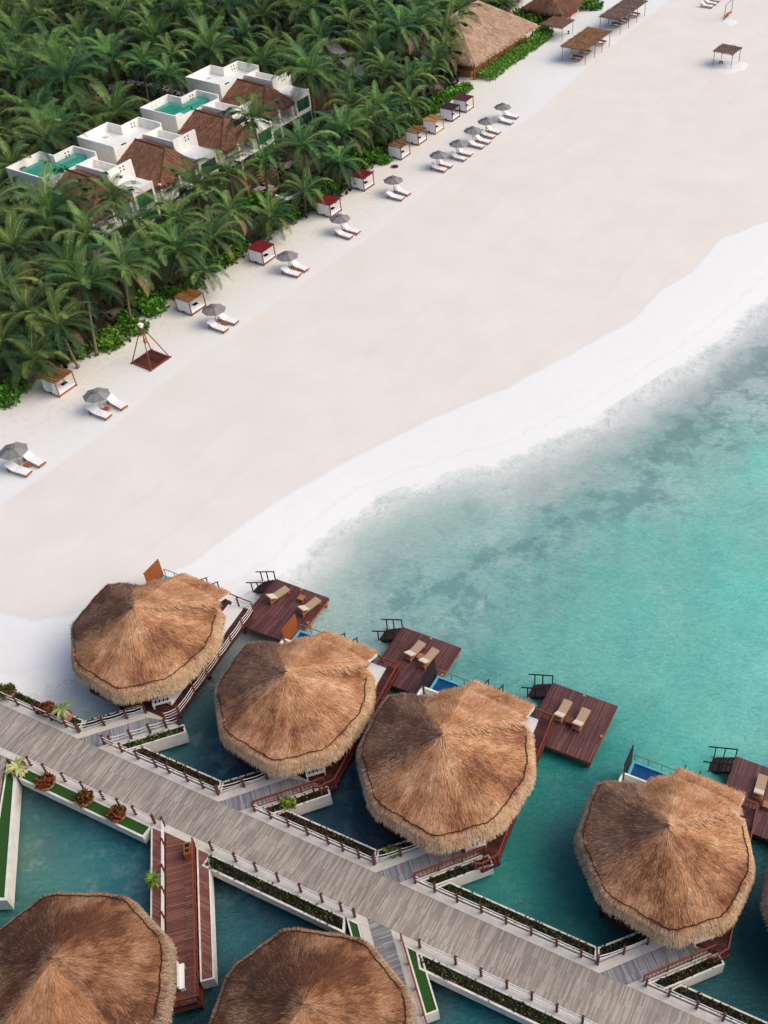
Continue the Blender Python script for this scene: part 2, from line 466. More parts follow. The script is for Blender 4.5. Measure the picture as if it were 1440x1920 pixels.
WC = [((560, 1100), (200, 216, 209)), ((620, 1050), (192, 210, 200)), ((700, 1000), (170, 198, 187)), ((650, 1130), (168, 200, 190)), ((760, 1050), (150, 187, 180)),
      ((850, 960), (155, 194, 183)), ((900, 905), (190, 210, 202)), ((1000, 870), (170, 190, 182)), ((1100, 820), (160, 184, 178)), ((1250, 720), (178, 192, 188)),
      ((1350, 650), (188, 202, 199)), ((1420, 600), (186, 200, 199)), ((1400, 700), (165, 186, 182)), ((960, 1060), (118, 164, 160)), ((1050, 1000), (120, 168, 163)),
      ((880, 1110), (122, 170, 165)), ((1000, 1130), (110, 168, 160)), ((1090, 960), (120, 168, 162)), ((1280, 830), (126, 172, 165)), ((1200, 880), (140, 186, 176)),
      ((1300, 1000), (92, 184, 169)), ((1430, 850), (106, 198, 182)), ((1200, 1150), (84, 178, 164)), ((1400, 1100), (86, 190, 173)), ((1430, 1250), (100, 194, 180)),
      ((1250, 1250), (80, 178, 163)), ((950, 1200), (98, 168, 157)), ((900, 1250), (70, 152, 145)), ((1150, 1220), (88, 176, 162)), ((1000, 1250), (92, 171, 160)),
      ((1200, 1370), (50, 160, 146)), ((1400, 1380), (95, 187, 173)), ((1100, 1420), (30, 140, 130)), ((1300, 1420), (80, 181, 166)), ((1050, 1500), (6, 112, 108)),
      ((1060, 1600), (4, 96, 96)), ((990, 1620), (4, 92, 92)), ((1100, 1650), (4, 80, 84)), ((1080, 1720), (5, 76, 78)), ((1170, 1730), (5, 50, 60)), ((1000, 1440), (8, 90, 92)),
      ((650, 1480), (13, 56, 76)), ((700, 1530), (9, 44, 66)), ((600, 1490), (8, 32, 48)), ((640, 1560), (9, 40, 62)), ((690, 1440), (12, 40, 62)), ((720, 1580), (10, 40, 58)),  # navy beside the huts paints in their reflection and shade, along with depth
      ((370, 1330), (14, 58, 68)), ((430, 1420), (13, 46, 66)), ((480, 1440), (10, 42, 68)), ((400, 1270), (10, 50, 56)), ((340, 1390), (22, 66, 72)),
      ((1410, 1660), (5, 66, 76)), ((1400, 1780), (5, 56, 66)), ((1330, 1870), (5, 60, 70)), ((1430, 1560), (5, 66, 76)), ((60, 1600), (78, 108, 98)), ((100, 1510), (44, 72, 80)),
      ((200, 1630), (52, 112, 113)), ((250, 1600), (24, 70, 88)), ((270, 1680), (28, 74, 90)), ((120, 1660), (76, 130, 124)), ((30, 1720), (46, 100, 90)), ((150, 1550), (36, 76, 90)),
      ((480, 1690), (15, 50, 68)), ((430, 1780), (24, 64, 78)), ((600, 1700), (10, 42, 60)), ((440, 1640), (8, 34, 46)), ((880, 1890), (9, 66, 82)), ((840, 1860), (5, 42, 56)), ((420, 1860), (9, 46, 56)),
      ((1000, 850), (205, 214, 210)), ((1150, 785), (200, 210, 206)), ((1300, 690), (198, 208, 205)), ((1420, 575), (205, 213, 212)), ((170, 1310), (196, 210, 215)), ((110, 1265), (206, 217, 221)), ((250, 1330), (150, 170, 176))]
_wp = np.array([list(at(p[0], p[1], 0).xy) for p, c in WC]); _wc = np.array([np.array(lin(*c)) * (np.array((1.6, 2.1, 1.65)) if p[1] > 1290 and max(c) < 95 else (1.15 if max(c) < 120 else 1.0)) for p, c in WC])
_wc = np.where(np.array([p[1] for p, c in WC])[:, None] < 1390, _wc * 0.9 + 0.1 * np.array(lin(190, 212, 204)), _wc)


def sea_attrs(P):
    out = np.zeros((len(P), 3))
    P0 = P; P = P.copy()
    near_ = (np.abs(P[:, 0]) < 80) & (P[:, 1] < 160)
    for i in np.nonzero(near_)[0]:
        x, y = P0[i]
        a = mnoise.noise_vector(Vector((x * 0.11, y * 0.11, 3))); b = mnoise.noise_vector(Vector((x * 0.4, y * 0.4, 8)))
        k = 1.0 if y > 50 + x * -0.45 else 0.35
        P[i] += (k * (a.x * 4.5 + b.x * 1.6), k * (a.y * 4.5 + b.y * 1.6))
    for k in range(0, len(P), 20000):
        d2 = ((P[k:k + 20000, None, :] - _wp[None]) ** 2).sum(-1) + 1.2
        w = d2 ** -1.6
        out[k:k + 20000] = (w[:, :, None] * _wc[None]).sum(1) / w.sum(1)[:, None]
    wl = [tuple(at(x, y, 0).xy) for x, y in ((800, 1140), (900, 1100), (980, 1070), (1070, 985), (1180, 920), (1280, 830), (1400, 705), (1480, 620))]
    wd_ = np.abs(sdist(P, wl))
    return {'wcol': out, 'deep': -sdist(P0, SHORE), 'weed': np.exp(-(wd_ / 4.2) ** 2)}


def sea_material():
    t = NT('sea_water')
    v = t.coord('Object')
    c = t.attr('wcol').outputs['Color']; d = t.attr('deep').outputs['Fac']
    big = t.noise(v, 0.13, 8, 0.68); mid = t.noise(v, 0.5, 8, 0.72)
    vs = t.coord('Object', (1.0, 2.4, 1.0), (0, 0, R(24)))
    vd = t.node('ShaderNodeTexNoise'); vd.inputs['Scale'].default_value = 1.5; vd.inputs['Detail'].default_value = 6; vd.inputs['Roughness'].default_value = 0.72; vd.inputs['Distortion'].default_value = 0.8
    t.link(vs, vd.inputs['Vector']); rip = vd.outputs['Fac']
    cross = t.coord('Object', (2.2, 1.0, 1.0), (0, 0, R(-30)))
    rp2 = t.noise(cross, 3.2, 4, 0.7)
    shallow = t.math('SUBTRACT', 1.0, t.math('MULTIPLY', d, 0.03), True)
    # sea grass and sand clouds seen through the water
    cl = t.math('ADD', t.math('MULTIPLY', big, 0.55), t.math('MULTIPLY', mid, 0.45))
    grass = t.ramp(cl, [(0.50, 0.0), (0.62, 1.0)])
    pale = t.ramp(cl, [(0.36, 1.0), (0.48, 0.0)])
    c1 = t.mix(t.math('MULTIPLY', grass, 0.42), c, t.mix(1.0, c, (0.45, 0.58, 0.66), 'MULTIPLY'))
    c1 = t.mix(t.math('MULTIPLY', pale, t.math('ADD', t.math('MULTIPLY', shallow, 0.3), 0.06)), c1, lin(206, 220, 212))
    c1 = t.mix(1.0, c1, t.ramp(rip, [(0.30, 0.80), (0.5, 1.0), (0.72, 1.22)]), 'MULTIPLY')
    c1 = t.mix(1.0, c1, t.ramp(rp2, [(0.3, 0.92), (0.7, 1.09)]), 'MULTIPLY')
    weed = t.attr('weed').outputs['Fac']
    wn = t.math('ADD', t.math('MULTIPLY', t.noise(v, 0.28, 8, 0.7), 0.7), t.math('MULTIPLY', mid, 0.3))
    clump = t.ramp(t.math('ADD', wn, t.math('MULTIPLY', weed, 0.10)), [(0.555, 0.0), (0.63, 1.0)])
    c1 = t.mix(t.math('MULTIPLY', t.math('MULTIPLY', clump, t.math('ADD', weed, 0.1, True)), 0.6), c1, lin(92, 134, 134))
    sp = t.ramp(t.noise(v, 0.42, 3, 0.6), [(0.68, 0.0), (0.74, 1.0)])
    c1 = t.mix(t.math('MULTIPLY', sp, t.math('MULTIPLY', shallow, 0.5)), c1, lin(84, 116, 116))
    # foam and swash at the very edge
    fn = t.noise(v, 0.9, 6, 0.7)
    e0 = t.math('ADD', d, t.math('MULTIPLY', t.math('SUBTRACT', t.noise(v, 0.22, 4), 0.5), 5.0))
    foam = t.math('SUBTRACT', 1.0, t.math('MULTIPLY', t.math('ABSOLUTE', t.math('SUBTRACT', e0, 1.6)), 0.9), True)
    foam = t.math('MULTIPLY', foam, t.ramp(fn, [(0.42, 0.0), (0.55, 1.0)]))
    c1 = t.mix(t.math('MULTIPLY', foam, 0.8), c1, lin(240, 242, 240))
    t.base(c1); t.rough(0.12, 0.4)
    b = t.node('ShaderNodeBump'); b.inputs['Strength'].default_value = 0.6; b.inputs['Distance'].default_value = 0.15
    t.link(t.math('ADD', rip, t.math('MULTIPLY', rp2, 0.5)), b.inputs['Height']); t.link(b.outputs[0], t.b.inputs['Normal'])
    # clear film over the sand at the edge
    e = t.math('ADD', t.math('MULTIPLY', e0, 0.085), t.math('MULTIPLY', t.math('SUBTRACT', fn, 0.5), 0.35))
    fac = t.ramp(e, [(0.0, 0.0), (0.06, 0.16), (0.45, 0.62), (0.95, 1.0)])
    fac = t.math('MAXIMUM', fac, t.math('MULTIPLY', foam, 0.7))
    tr = t.node('ShaderNodeBsdfTransparent')
    mx = t.node('ShaderNodeMixShader'); t.link(fac, mx.inputs[0]); t.link(tr.outputs[0], mx.inputs[1]); t.link(t.b.outputs[0], mx.inputs[2])
    t.link(mx.outputs[0], t.out.inputs[0])
    return t.m


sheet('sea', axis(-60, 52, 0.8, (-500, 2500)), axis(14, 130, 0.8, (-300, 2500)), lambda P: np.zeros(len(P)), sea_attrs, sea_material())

# ------------------------------------------------------------------ boardwalk frame
RB = R(-24.4)
_cs, _sn = math.cos(RB), math.sin(RB)


def W(s, t, z=0.0): return Vector((s * _cs - t * _sn, s * _sn + t * _cs, z))


def fr(o):
    o.rotation_euler = (0, 0, RB); return o


ZB = 1.6
DB = (0.688, 0.725); QB = (0.725, -0.688)
TIPS = [-49.1, -36.1, -23.0, -6.6, 8.6]


def bp(s0, p, q): return (s0 + p * DB[0] + q * QB[0], 26.5 + p * DB[1] + q * QB[1])


tag(fr(MB().prism([(-90, 22.95), (45, 22.95), (45, 27.0), (-90, 27.0)], 0.85, ZB).build('boardwalk', M['concrete'])), kind='structure')
tag(fr(MB().prism([(-90, 23.47), (45, 23.47), (45, 26.45), (-90, 26.45)], ZB - 0.1, ZB + 0.02).build('boardwalk_planks', M['board'])), kind='structure')
mb = MB()
for i in range(24):
    s = -88 + i * 5.6
    for t_ in (23.6, 26.2): mb.tube([(s, t_, -3.2), (s, t_, 0.86)], 0.22, 8)
tag(fr(mb.build('boardwalk_piles', M['concrete'])), kind='structure')
for s0 in TIPS:
    a = MB().prism([bp(s0, 0.1, -0.62), bp(s0, 2.23, 1.62), bp(s0, 7.2, 1.62), bp(s0, 5.2, -0.62)], 0.85, ZB - 0.004)
    tag(fr(a.build('walkway', M['concrete'])), kind='structure')
    # boards run across the walkway
    k = MB()
    k.prism([(-0.05, 0), (1.2, -1.3), (7.1, -1.3), (5.1, 0)], ZB - 0.1, ZB + 0.018)   # local x runs along the walkway
    o = k.build('walkway_planks', M['board2'])
    ang = math.atan2(DB[1], DB[0])
    o.location = W(s0, 26.5, 0); o.rotation_euler = (0, 0, RB + ang)
    o['kind'] = 'structure'


def inset(poly, w):
    n = len(poly)
    a = sum(poly[i][0] * poly[(i + 1) % n][1] - poly[(i + 1) % n][0] * poly[i][1] for i in range(n))
    if a < 0: poly = poly[::-1]
    out = []
    for i in range(n):
        p0, p1, p2 = Vector(poly[i - 1]), Vector(poly[i]), Vector(poly[(i + 1) % n])
        d1 = (p1 - p0).normalized(); d2 = (p2 - p1).normalized()
        n1 = Vector((-d1.y, d1.x)); n2 = Vector((-d2.y, d2.x))
        b = (n1 + n2); k = w / max(0.3, 0.5 * b.length_squared)
        out.append(tuple(p1 + b * k))
    return poly, out


def in_poly(x, y, poly):
    c = False; j = len(poly) - 1
    for i in range(len(poly)):
        xi, yi = poly[i]; xj, yj = poly[j]
        if (yi > y) != (yj > y) and x < (xj - xi) * (y - yi) / (yj - yi) + xi: c = not c
        j = i
    return c


def leaf(mb, p, size, c, up=0.6):
    """one small pointed leaf with a random turn"""
    d = Vector((random.gauss(0, 1), random.gauss(0, 1), random.gauss(up, 0.6))).normalized()
    s = d.cross(Vector((random.gauss(0, 1), random.gauss(0, 1), random.gauss(0, 1)))).normalized()
    p = Vector(p); w = size * 0.32
    mb.face([p - s * w * 0.4, p + d * size * 0.5 - s * w, p + d * size, p + d * size * 0.5 + s * w], c)


def vary(c, k=0.3):
    f = 1 + random.uniform(-k, k)
    return (c[0] * f * random.uniform(0.9, 1.1), c[1] * f, c[2] * f * random.uniform(0.85, 1.15))


GREENS = [lin(58, 74, 34), lin(76, 92, 44), lin(40, 54, 26), lin(96, 108, 58)]
DARKG = [lin(48, 50, 32), lin(62, 66, 36), lin(36, 36, 26), lin(86, 82, 48), lin(70, 78, 40)]
BROWNG = [lin(84, 62, 40), lin(62, 46, 32), lin(104, 82, 52), lin(58, 56, 34)]
BRIGHT = [lin(122, 152, 56), lin(96, 134, 44), lin(150, 172, 80)]


def planter(label, poly, z0=0.15, z1=1.68, fill='leaf', pal=DARKG, n=90, group=None, extra=None, rim=0.11):
    root = thing('planter', label, 'planter', W(poly[0][0], poly[0][1], 0), RB, group)
    ox, oy = poly[0]
    P = [(x - ox, y - oy) for x, y in poly]
    O, I = inset(P, rim)
    k = len(O); mb = MB()
    for i in range(k):
        j = (i + 1) % k
        mb.face([(*O[i], z0), (*O[j], z0), (*O[j], z1), (*O[i], z1)])
        mb.face([(*O[i], z1), (*O[j], z1), (*I[j], z1), (*I[i], z1)])
        mb.face([(*I[j], z1 - 0.4), (*I[i], z1 - 0.4), (*I[i], z1), (*I[j], z1)])
    mb.face([(*p, z0) for p in reversed(O)])
    mb.build('planter_wall', M['planter_wall'], root)
    sm = MB(); sm.face([(*p, z1 - (0.1 if fill == 'leaf' else 0.05)) for p in I])
    if fill == 'wood':
        sm.build('board_cover', M['bridge'], root); return root
    sm.build('turf' if fill == 'turf' else 'soil', M['turf'] if fill == 'turf' else M['soil'], root)
    if fill == 'leaf':
        lm = MB(); xs = [p[0] for p in I]; ys = [p[1] for p in I]
        area = 0.5 * abs(sum(I[i][0] * I[(i + 1) % k][1] - I[(i + 1) % k][0] * I[i][1] for i in range(k)))
        for _ in range(int(n * area)):
            for _t in range(20):
                x = random.uniform(min(xs), max(xs)); y = random.uniform(min(ys), max(ys))
                if in_poly(x, y, I): break
            else: continue
            hh = 0.10 + 0.18 * mnoise.noise(Vector((x * 1.3 + ox, y * 1.3, 2)))
            leaf(lm, (x, y, z1 - 0.1 + random.uniform(0, max(0.03, hh + 0.08))), random.uniform(0.12, 0.26), vary(random.choice(pal), 0.35))
        if extra:
            ex, ey, er, ep = extra
            for _ in range(230):
                a = random.uniform(0, 6.283); rr = er * math.sqrt(random.random())
                leaf(lm, (ex - ox + rr * math.cos(a) * 1.3, ey - oy + rr * math.sin(a), z1 + random.uniform(0, 0.3)), random.uniform(0.15, 0.3), vary(random.choice(ep), 0.25))
        lm.build('ground_cover', M['leaf'], root)
    return root


# planters beside the walkways and along the far edge
HN = ['the hut nearest the sand', 'the second hut', 'the middle hut', 'the right hand hut', 'the cut off hut']
for i, s0 in enumerate(TIPS):
    planter('narrow white planter with dark plants left of the walkway to ' + HN[i],
            [(s0 - 0.40, 27.08), bp(s0, 4.8, -0.70), bp(s0, 4.8, -1.45), (s0 - 0.74, 27.95)], 0.5, 1.66, pal=DARKG,
            extra=(bp(s0, 1.3, -1.0) + (0.35, BRIGHT)) if i == 2 else None, group='planters at the walkways')
    planter(['white planter with low green plants', 'white planter with one bright green clump', 'white planter full of dark green plants', 'wedge shaped white planter with dark plants', 'white planter'][i]
            + ' right of the walkway to ' + HN[i],
            [(s0 + 2.90, 27.1), (s0 + 3.96, 27.1), bp(s0, 7.6, 2.5), bp(s0, 7.6, 1.70)], 0.35, 1.66, pal=DARKG if i else GREENS, n=110,
            extra=(bp(s0, 4.6, 2.15) + (0.45, BRIGHT)) if i == 1 else None, group='planters at the walkways')
spans = [(-75, TIPS[0]), (TIPS[0], TIPS[1]), (TIPS[1], TIPS[2]), (TIPS[2], TIPS[3]), (TIPS[3], TIPS[4]), (TIPS[4], 40)]
SPL = ['long planter with green plants beside the sand at the left end of the boardwalk', 'long planter with reddish brown plants between the first and second walkway',
       'long planter with dry brown plants between the second and third walkway', 'long planter with green plants between the third and fourth walkway',
       'long planter with green plants at the lower right beyond the last visible walkway', 'long planter of the boardwalk beyond the picture']
for i, (a, b) in enumerate(spans[:5]):
    sa = a + 4.12 if i else a
    planter(SPL[i], [(sa, 27.1), (b - 0.52, 27.1), (b - 0.86, 27.95), (sa + (0.75 if i else 0), 27.95)], 0.5, 1.64, pal=[GREENS, DARKG + BROWNG, BROWNG, DARKG + GREENS, DARKG][i], n=85, group='planters along the far edge of the boardwalk')
# near edge
planter('long white planter of green turf holding the round flower pots', [(-50.75, 21.95), (-39.25, 21.95), (-39.25, 22.93), (-50.75, 22.93)], 0.75, 1.62, 'turf', rim=0.14, group='planters along the near edge of the boardwalk')
planter('long white planter with dark low plants between the red bridge and the grey walkway', [(-34.2, 21.95), (-22.75, 21.95), (-23.3, 22.93), (-34.2, 22.93)], 0.75, 1.62, 'leaf', DARKG + GREENS, 100, group='planters along the near edge of the boardwalk', rim=0.14)
planter('long white planter with dark low plants at the lower right corner', [(-17.2, 21.95), (40, 21.95), (40, 22.93), (-18.0, 22.93)], 0.75, 1.62, 'leaf', DARKG + GREENS, 60, group='planters along the near edge of the boardwalk', rim=0.14)
planter('white planter of green turf running down the left edge of the picture', [(-52.5, 22.6), (-50.95, 21.95), (-44.5, 14.55), (-45.9, 13.9)], 0.3, 1.62, 'turf', rim=0.2)


# ------------------------------------------------------------------ railings
def sagline(pts, zf, sag, seg=5):
    out = []
    for a, b in zip(pts[:-1], pts[1:]):
        for k in range(seg):
            u = k / seg
            out.append((a[0] + (b[0] - a[0]) * u, a[1] + (b[1] - a[1]) * u, zf - sag * 4 * u * (1 - u)))
    out.append((pts[-1][0], pts[-1][1], zf))
    return out


_post_me = None


def post_obj(parent, x, y, z, h, mat):
    global _post_me
    if _post_me is None:
        mb = MB(); mb.box(-0.07, 0.07, -0.07, 0.07, 0, 1.0); mb.box(-0.09, 0.09, -0.09, 0.09, 1.0, 1.04)
        o = mb.build('post', mat, parent); _post_me = o.data
    else:
        o = bpy.data.objects.new('post', _post_me); col.objects.link(o); o.parent = parent
    o.location = (x, y, z); o.scale = (1, 1, h)
    return o


def rope_rail(label, pts, levels=(0.95, 0.6), z=ZB, h=1.08, sag=0.08, group=None, r=0.028, origin=None, rz=RB):
    ox, oy = pts[0]
    root = thing('rope_railing', label, 'railing', W(ox, oy, 0), rz, group)
    L = [(x - ox, y - oy) for x, y in pts]
    for x, y in L: post_obj(root, x, y, z, h, M['maroon'])
    for lv in levels:
        MB().tube(sagline(L, z + lv, sag), r, 5).build('rope', M['rope_white'], root)
    return root


def wood_rail_parts(root, L, z, h=1.0, mat='redwood', name='railing', post_step=1.5, bal=0.28):
    """one railing run as a part with posts and balusters"""
    mb = MB(); pp = []
    for a, b in zip(L[:-1], L[1:]):
        A = Vector((a[0], a[1], z)); B = Vector((b[0], b[1], z)); d = (B - A).length
        up = Vector((0, 0, h))
        mb.bar(A + up, B + up, 0.09, 0.06); mb.bar(A + up * 0.14, B + up * 0.14, 0.05, 0.05); mb.bar(A + up * 0.84, B + up * 0.84, 0.05, 0.05)
        n = max(1, int(d / bal))
        for k in range(1, n):
            p = A.lerp(B, k / n); mb.bar(p + up * 0.12, p + up * 0.84, 0.035, 0.035)
        n = max(1, round(d / post_step))
        for k in range(n + 1):
            pp.append(A.lerp(B, k / n))
    o = mb.build(name, M[mat], root)
    seen = []
    for p in pp:
        if all((p - s_).length > 0.2 for s_ in seen):
            seen.append(p); MB().bar(p, p + Vector((0, 0, h * 1.04)), 0.1, 0.1).build('post', M[mat], o)
    return o


far_posts = {0: [-57.4, -55.6, -53.7, -52.2, -50.7, -49.5], 1: [-47.0, -45.3, -43.8, -42.1, -40.9, -39.2, -37.8, -36.5], 2: [-33.3, -31.9, -30.4, -28.8, -27.1, -25.9, -24.6, -23.4],
             3: [-20.2, -18.7, -17.0, -15.2, -13.4, -11.6, -9.8, -8.1, -6.95], 4: [-3.7, -2.2, -0.4, 1.3, 3.0, 4.7, 6.4, 8.2]}
FRL = ['left end of the far boardwalk edge beside the sand', 'far edge between the first and second walkway', 'far edge between the second and third walkway',
       'far edge between third and fourth walkway', 'far edge at the lower right corner']
for i, ps in far_posts.items():
    if i == 0: ps = [-66, -64, -62, -60.5, -59] + ps
    rope_rail('white rope railing with red posts, ' + FRL[i], [(s, 26.93) for s in ps], (0.95, 0.55), group='rope railings of the boardwalk', sag=0.05)
for i, s0 in enumerate(TIPS[:4]):
    rope_rail('sagging white rope railing left of the walkway to ' + HN[i], [(s0 - 0.42, 27.02)] + [bp(s0, p, -0.52) for p in (1.9, 3.6, 5.0)], (0.95, 0.6), group='rope railings of the walkways', sag=0.13)
rope_rail('sagging white rope railing right of the walkway to the hut nearest the sand', [bp(TIPS[0], p, 1.5) for p in (2.25, 3.7, 5.1, 6.3, 7.3)], (0.95, 0.6), group='rope railings of the walkways', sag=0.13)
for i in (1, 2, 3):
    s0 = TIPS[i]; a = bp(s0, 2.3, 1.5); b = bp(s0, 7.4, 1.5)
    root = thing('wooden_railing', 'red brown wooden railing right of the walkway to ' + HN[i], 'railing', W(a[0], a[1]), RB, 'wooden railings of the walkways')
    wood_rail_parts(root, [(0, 0), (b[0] - a[0], b[1] - a[1])], ZB, 0.95, name='rails')
near = [([-50.7, -49.2, -47.4, -45.6, -43.8, -42.3, -40.9, -39.2], 'near edge above the turf with round pots'), ([-34.2, -32.2, -30.5, -28.7, -26.9, -25.2, -23.7, -22.7], 'near edge from red bridge to grey walkway'),
        ([-17.8, -15.2, -13.4, -11.6, -9.9, -8.2, -6.5, -4.8], 'near edge at the lower right')]
for ps, lb in near:
    rope_rail('triple white rope railing with red posts, ' + lb, [(s, 23.2) for s in ps], (0.95, 0.65, 0.35), group='rope railings of the boardwalk', sag=0.03)

# ------------------------------------------------------------------ red bridge to the near left hut
D5 = (0.629, -0.777); L5 = (0.777, 0.629)
O5 = (-39.4, 23.0)


def b5(p, q): return (O5[0] + p * D5[0] + q * L5[0], O5[1] + p * D5[1] + q * L5[1])


def b5top(q, t=22.94):  # p where the line of offset q reaches the boardwalk edge
    return (O5[1] + q * L5[1] - t) / -D5[1]


a5 = math.atan2(D5[1], D5[0])
bd = MB(); bd.prism([(b5top(1.0), 1.0), (13.3, 1.0), (13.3, 2.86), (b5top(2.86), 2.86)], 1.3, ZB - 0.01)
o = bd.build('footbridge', M['bridge'])
o.location = W(*O5, 0); o.rotation_euler = (0, 0, RB + a5); o['kind'] = 'structure'
sb = MB()
sb.prism([b5(b5top(0.96), 0.96), b5(13.3, 0.96), b5(13.3, 2.9), b5(b5top(2.9), 2.9)], 0.8, 1.29)
tag(fr(sb.build('footbridge_base', M['redwood'])), kind='structure')
# the boards run across the bridge
M['bridge_across'] = m_planks('bridge_boards_across', [lin(100, 60, 50), lin(132, 82, 68), lin(156, 104, 88)], 2.2, 0.14, math.pi / 2, 0.02, 0.5, 0.4, 0.2, 0.4)
o.data.materials[0] = M['bridge_across']


def strip_planter(label, q0, q1, p1):
    r = planter(label, [b5(b5top(q0), q0), b5(p1, q0), b5(p1, q1), b5(b5top(q1), q1)], 0.5, 1.62, 'wood', rim=0.1)
    for ch in r.children:
        if ch.name.startswith('board_cover'): ch.data.materials[0] = M['bridge']
    return r


strip_planter('narrow boarded strip with white rim left of the red bridge', 0.0, 0.86, 12.0)
strip_planter('boarded strip with white rim right of the red bridge', 3.08, 3.95, 12.1)
rope_rail('white rope railing with red posts left of the red bridge', [b5(p, 0.93) for p in (0.35, 2.0, 4.0, 5.6, 7.4, 9.2, 11)], (0.95, 0.65, 0.35), sag=0.02)
root = thing('wooden_railing', 'long red brown railing right of the red bridge', 'railing', W(*b5(2.4, 2.97)), RB + a5)
wood_rail_parts(root, [(0, 0), (10.8, 0)], ZB, 0.95, name='rails', bal=0.3)
MB().box(0, 10.8, -0.03, 0.03, 0, 0.86).build('side_board', M['redwood'], root)
rr = thing('wooden_railing', 'dark red railing across the lower end of the red bridge', 'railing', W(*b5(13.3, 3.1)), RB + a5)
wood_rail_parts(rr, [(0, 0), (0, -2.4), (0.8, -3.6)], ZB, 0.95, name='rails', bal=0.4)
# grey walkway to the near middle hut
O6 = (-21.9, 23.45); q2 = math.sqrt(0.5)


def b6(p, q): return (O6[0] + (p + q) * q2, O6[1] + (-p + q) * q2)


def b6top(q, t=22.94): return q + (O6[1] - t) / q2


tag(fr(MB().prism([b6(b6top(-0.6), -0.6), b6(9.5, -0.6), b6(9.5, 1.72), b6(b6top(1.72), 1.72)], 0.85, ZB - 0.004).build('walkway', M['concrete'])), kind='structure')
k = MB(); k.prism([(b6top(0.0, 23.46), 0), (9.4, 0), (9.4, 1.24), (b6top(1.24, 23.46), 1.24)], ZB - 0.1, ZB + 0.018)
o = k.build('walkway_planks', M['board2']); o.location = W(*O6, 0); o.rotation_euler = (0, 0, RB - math.pi / 4); o['kind'] = 'structure'
planter('turf planter left of the grey walkway beside the bottom hut', [b6(b6top(-1.3), -1.3), b6(4.2, -1.3), b6(4.2, -0.62), b6(b6top(-0.62), -0.62)], 0.4, 1.63, 'turf')
planter('long turf planter right of the grey walkway at the bottom', [b6(b6top(1.82), 1.82), b6(7.25, 1.82), b6(7.25, 2.68), b6(b6top(2.68), 2.68)], 0.3, 1.63, 'turf')
root = thing('wooden_railing', 'thin brown railing right of the grey walkway at the bottom', 'railing', W(*b6(2.2, 1.72)), RB - math.pi / 4)
wood_rail_parts(root, [(0, 0), (6.6, 0)], ZB, 0.95, name='rails', bal=0.3)
# left walkway at the picture edge
tag(fr(MB().prism([(-57.0, 22.94), (-53.0, 22.94), (-46.0, 13.9), (-50, 13.9)], 0.85, ZB - 0.004).build('walkway', M['board'])), kind='structure')
root = thing('wooden_railing', 'dark red railing beside the turf planter at the left edge', 'railing', W(-53.3, 22.7), RB)
wood_rail_parts(root, [(0, 0), (6.6, -8.0)], ZB, 0.95, name='rails')
# ------------------------------------------------------------------ thatched huts
EAVE = [(-6.35, 3.0), (-6.3, 1.0), (-6.0, -1.5), (-5.5, -2.3), (-3.0, -4.85), (-2.2, -5.3), (2.0, -5.85), (2.9, -5.65), (5.3, -3.5), (5.8, -2.6), (6.2, 0.8), (6.0, 1.8), (4.6, 4.6),
        (2.0, 5.2), (0.3, 5.1), (-1.6, 4.8), (-3.3, 4.2), (-5.5, 3.6)]
_ea = sorted((math.atan2(y, x), math.hypot(x, y)) for x, y in EAVE)


def eave_r(th):
    th = math.atan2(math.sin(th), math.cos(th))
    A = [(a - 2 * math.pi, r) for a, r in _ea[-2:]] + _ea + [(a + 2 * math.pi, r) for a, r in _ea[:2]]
    for (a, r), (b, q) in zip(A[:-1], A[1:]):
        if a <= th <= b:
            u = (th - a) / (b - a)
            # straight eave between the corners
            x0, y0, x1, y1 = r * math.cos(a), r * math.sin(a), q * math.cos(b), q * math.sin(b)
            cx, cy = math.cos(th), math.sin(th)
            den = cx * (y1 - y0) - cy * (x1 - x0)
            s = (x0 * (y1 - y0) - y0 * (x1 - x0)) / den if abs(den) > 1e-6 else r
            return s
    return 6.0


ZA, ZR, ZE = 7.35, 4.6, 3.62       # apex, rope line, lowest fringe
RH = 0.918


def roof_z(rh):
    if rh < RH: return ZA - (ZA - ZR) * (rh / RH) ** 0.97
    u = (rh - RH) / (1 - RH)
    return ZR - (ZR - ZE) * (0.3 * u + 0.7 * u * u)


def roof_p(th, rh, lift=0.0):
    r = eave_r(th) * rh
    wob = 0.07 * mnoise.noise(Vector((math.cos(th) * r * 0.8, math.sin(th) * r * 0.8, 3.3)))
    if rh > 0.9: wob += 0.10 * mnoise.noise(Vector((th * 5, rh * 2, 1.7)))
    return Vector((r * math.cos(th), r * math.sin(th), roof_z(rh) + lift + wob))


T_LIGHT = [lin(226, 186, 150), lin(214, 170, 132), lin(204, 158, 120)]
T_MID = [lin(194, 142, 102), lin(182, 130, 92), lin(202, 150, 110), lin(170, 119, 83)]
T_DARK = [lin(140, 92, 66), lin(124, 80, 60), lin(150, 100, 72), lin(110, 73, 56)]
T_GREY = [lin(142, 112, 96), lin(124, 96, 82), lin(158, 128, 108), lin(132, 102, 84)]
T_GDARK = [lin(108, 80, 68), lin(94, 68, 58), lin(120, 90, 76)]
T_FRINGE = [lin(232, 206, 172), lin(222, 192, 156), lin(212, 180, 142), lin(198, 162, 122)]
T_FGREY = [lin(196, 178, 160), lin(176, 156, 138), lin(160, 138, 120)]


def straw(mb, p, d, n, length, w, c, lift=0.05):
    s = d.cross(n).normalized() * (w * 0.5)
    q = p + d * length + n * lift
    mb.face([p - s, p + s, q + s * 0.6, q - s * 0.6], c)


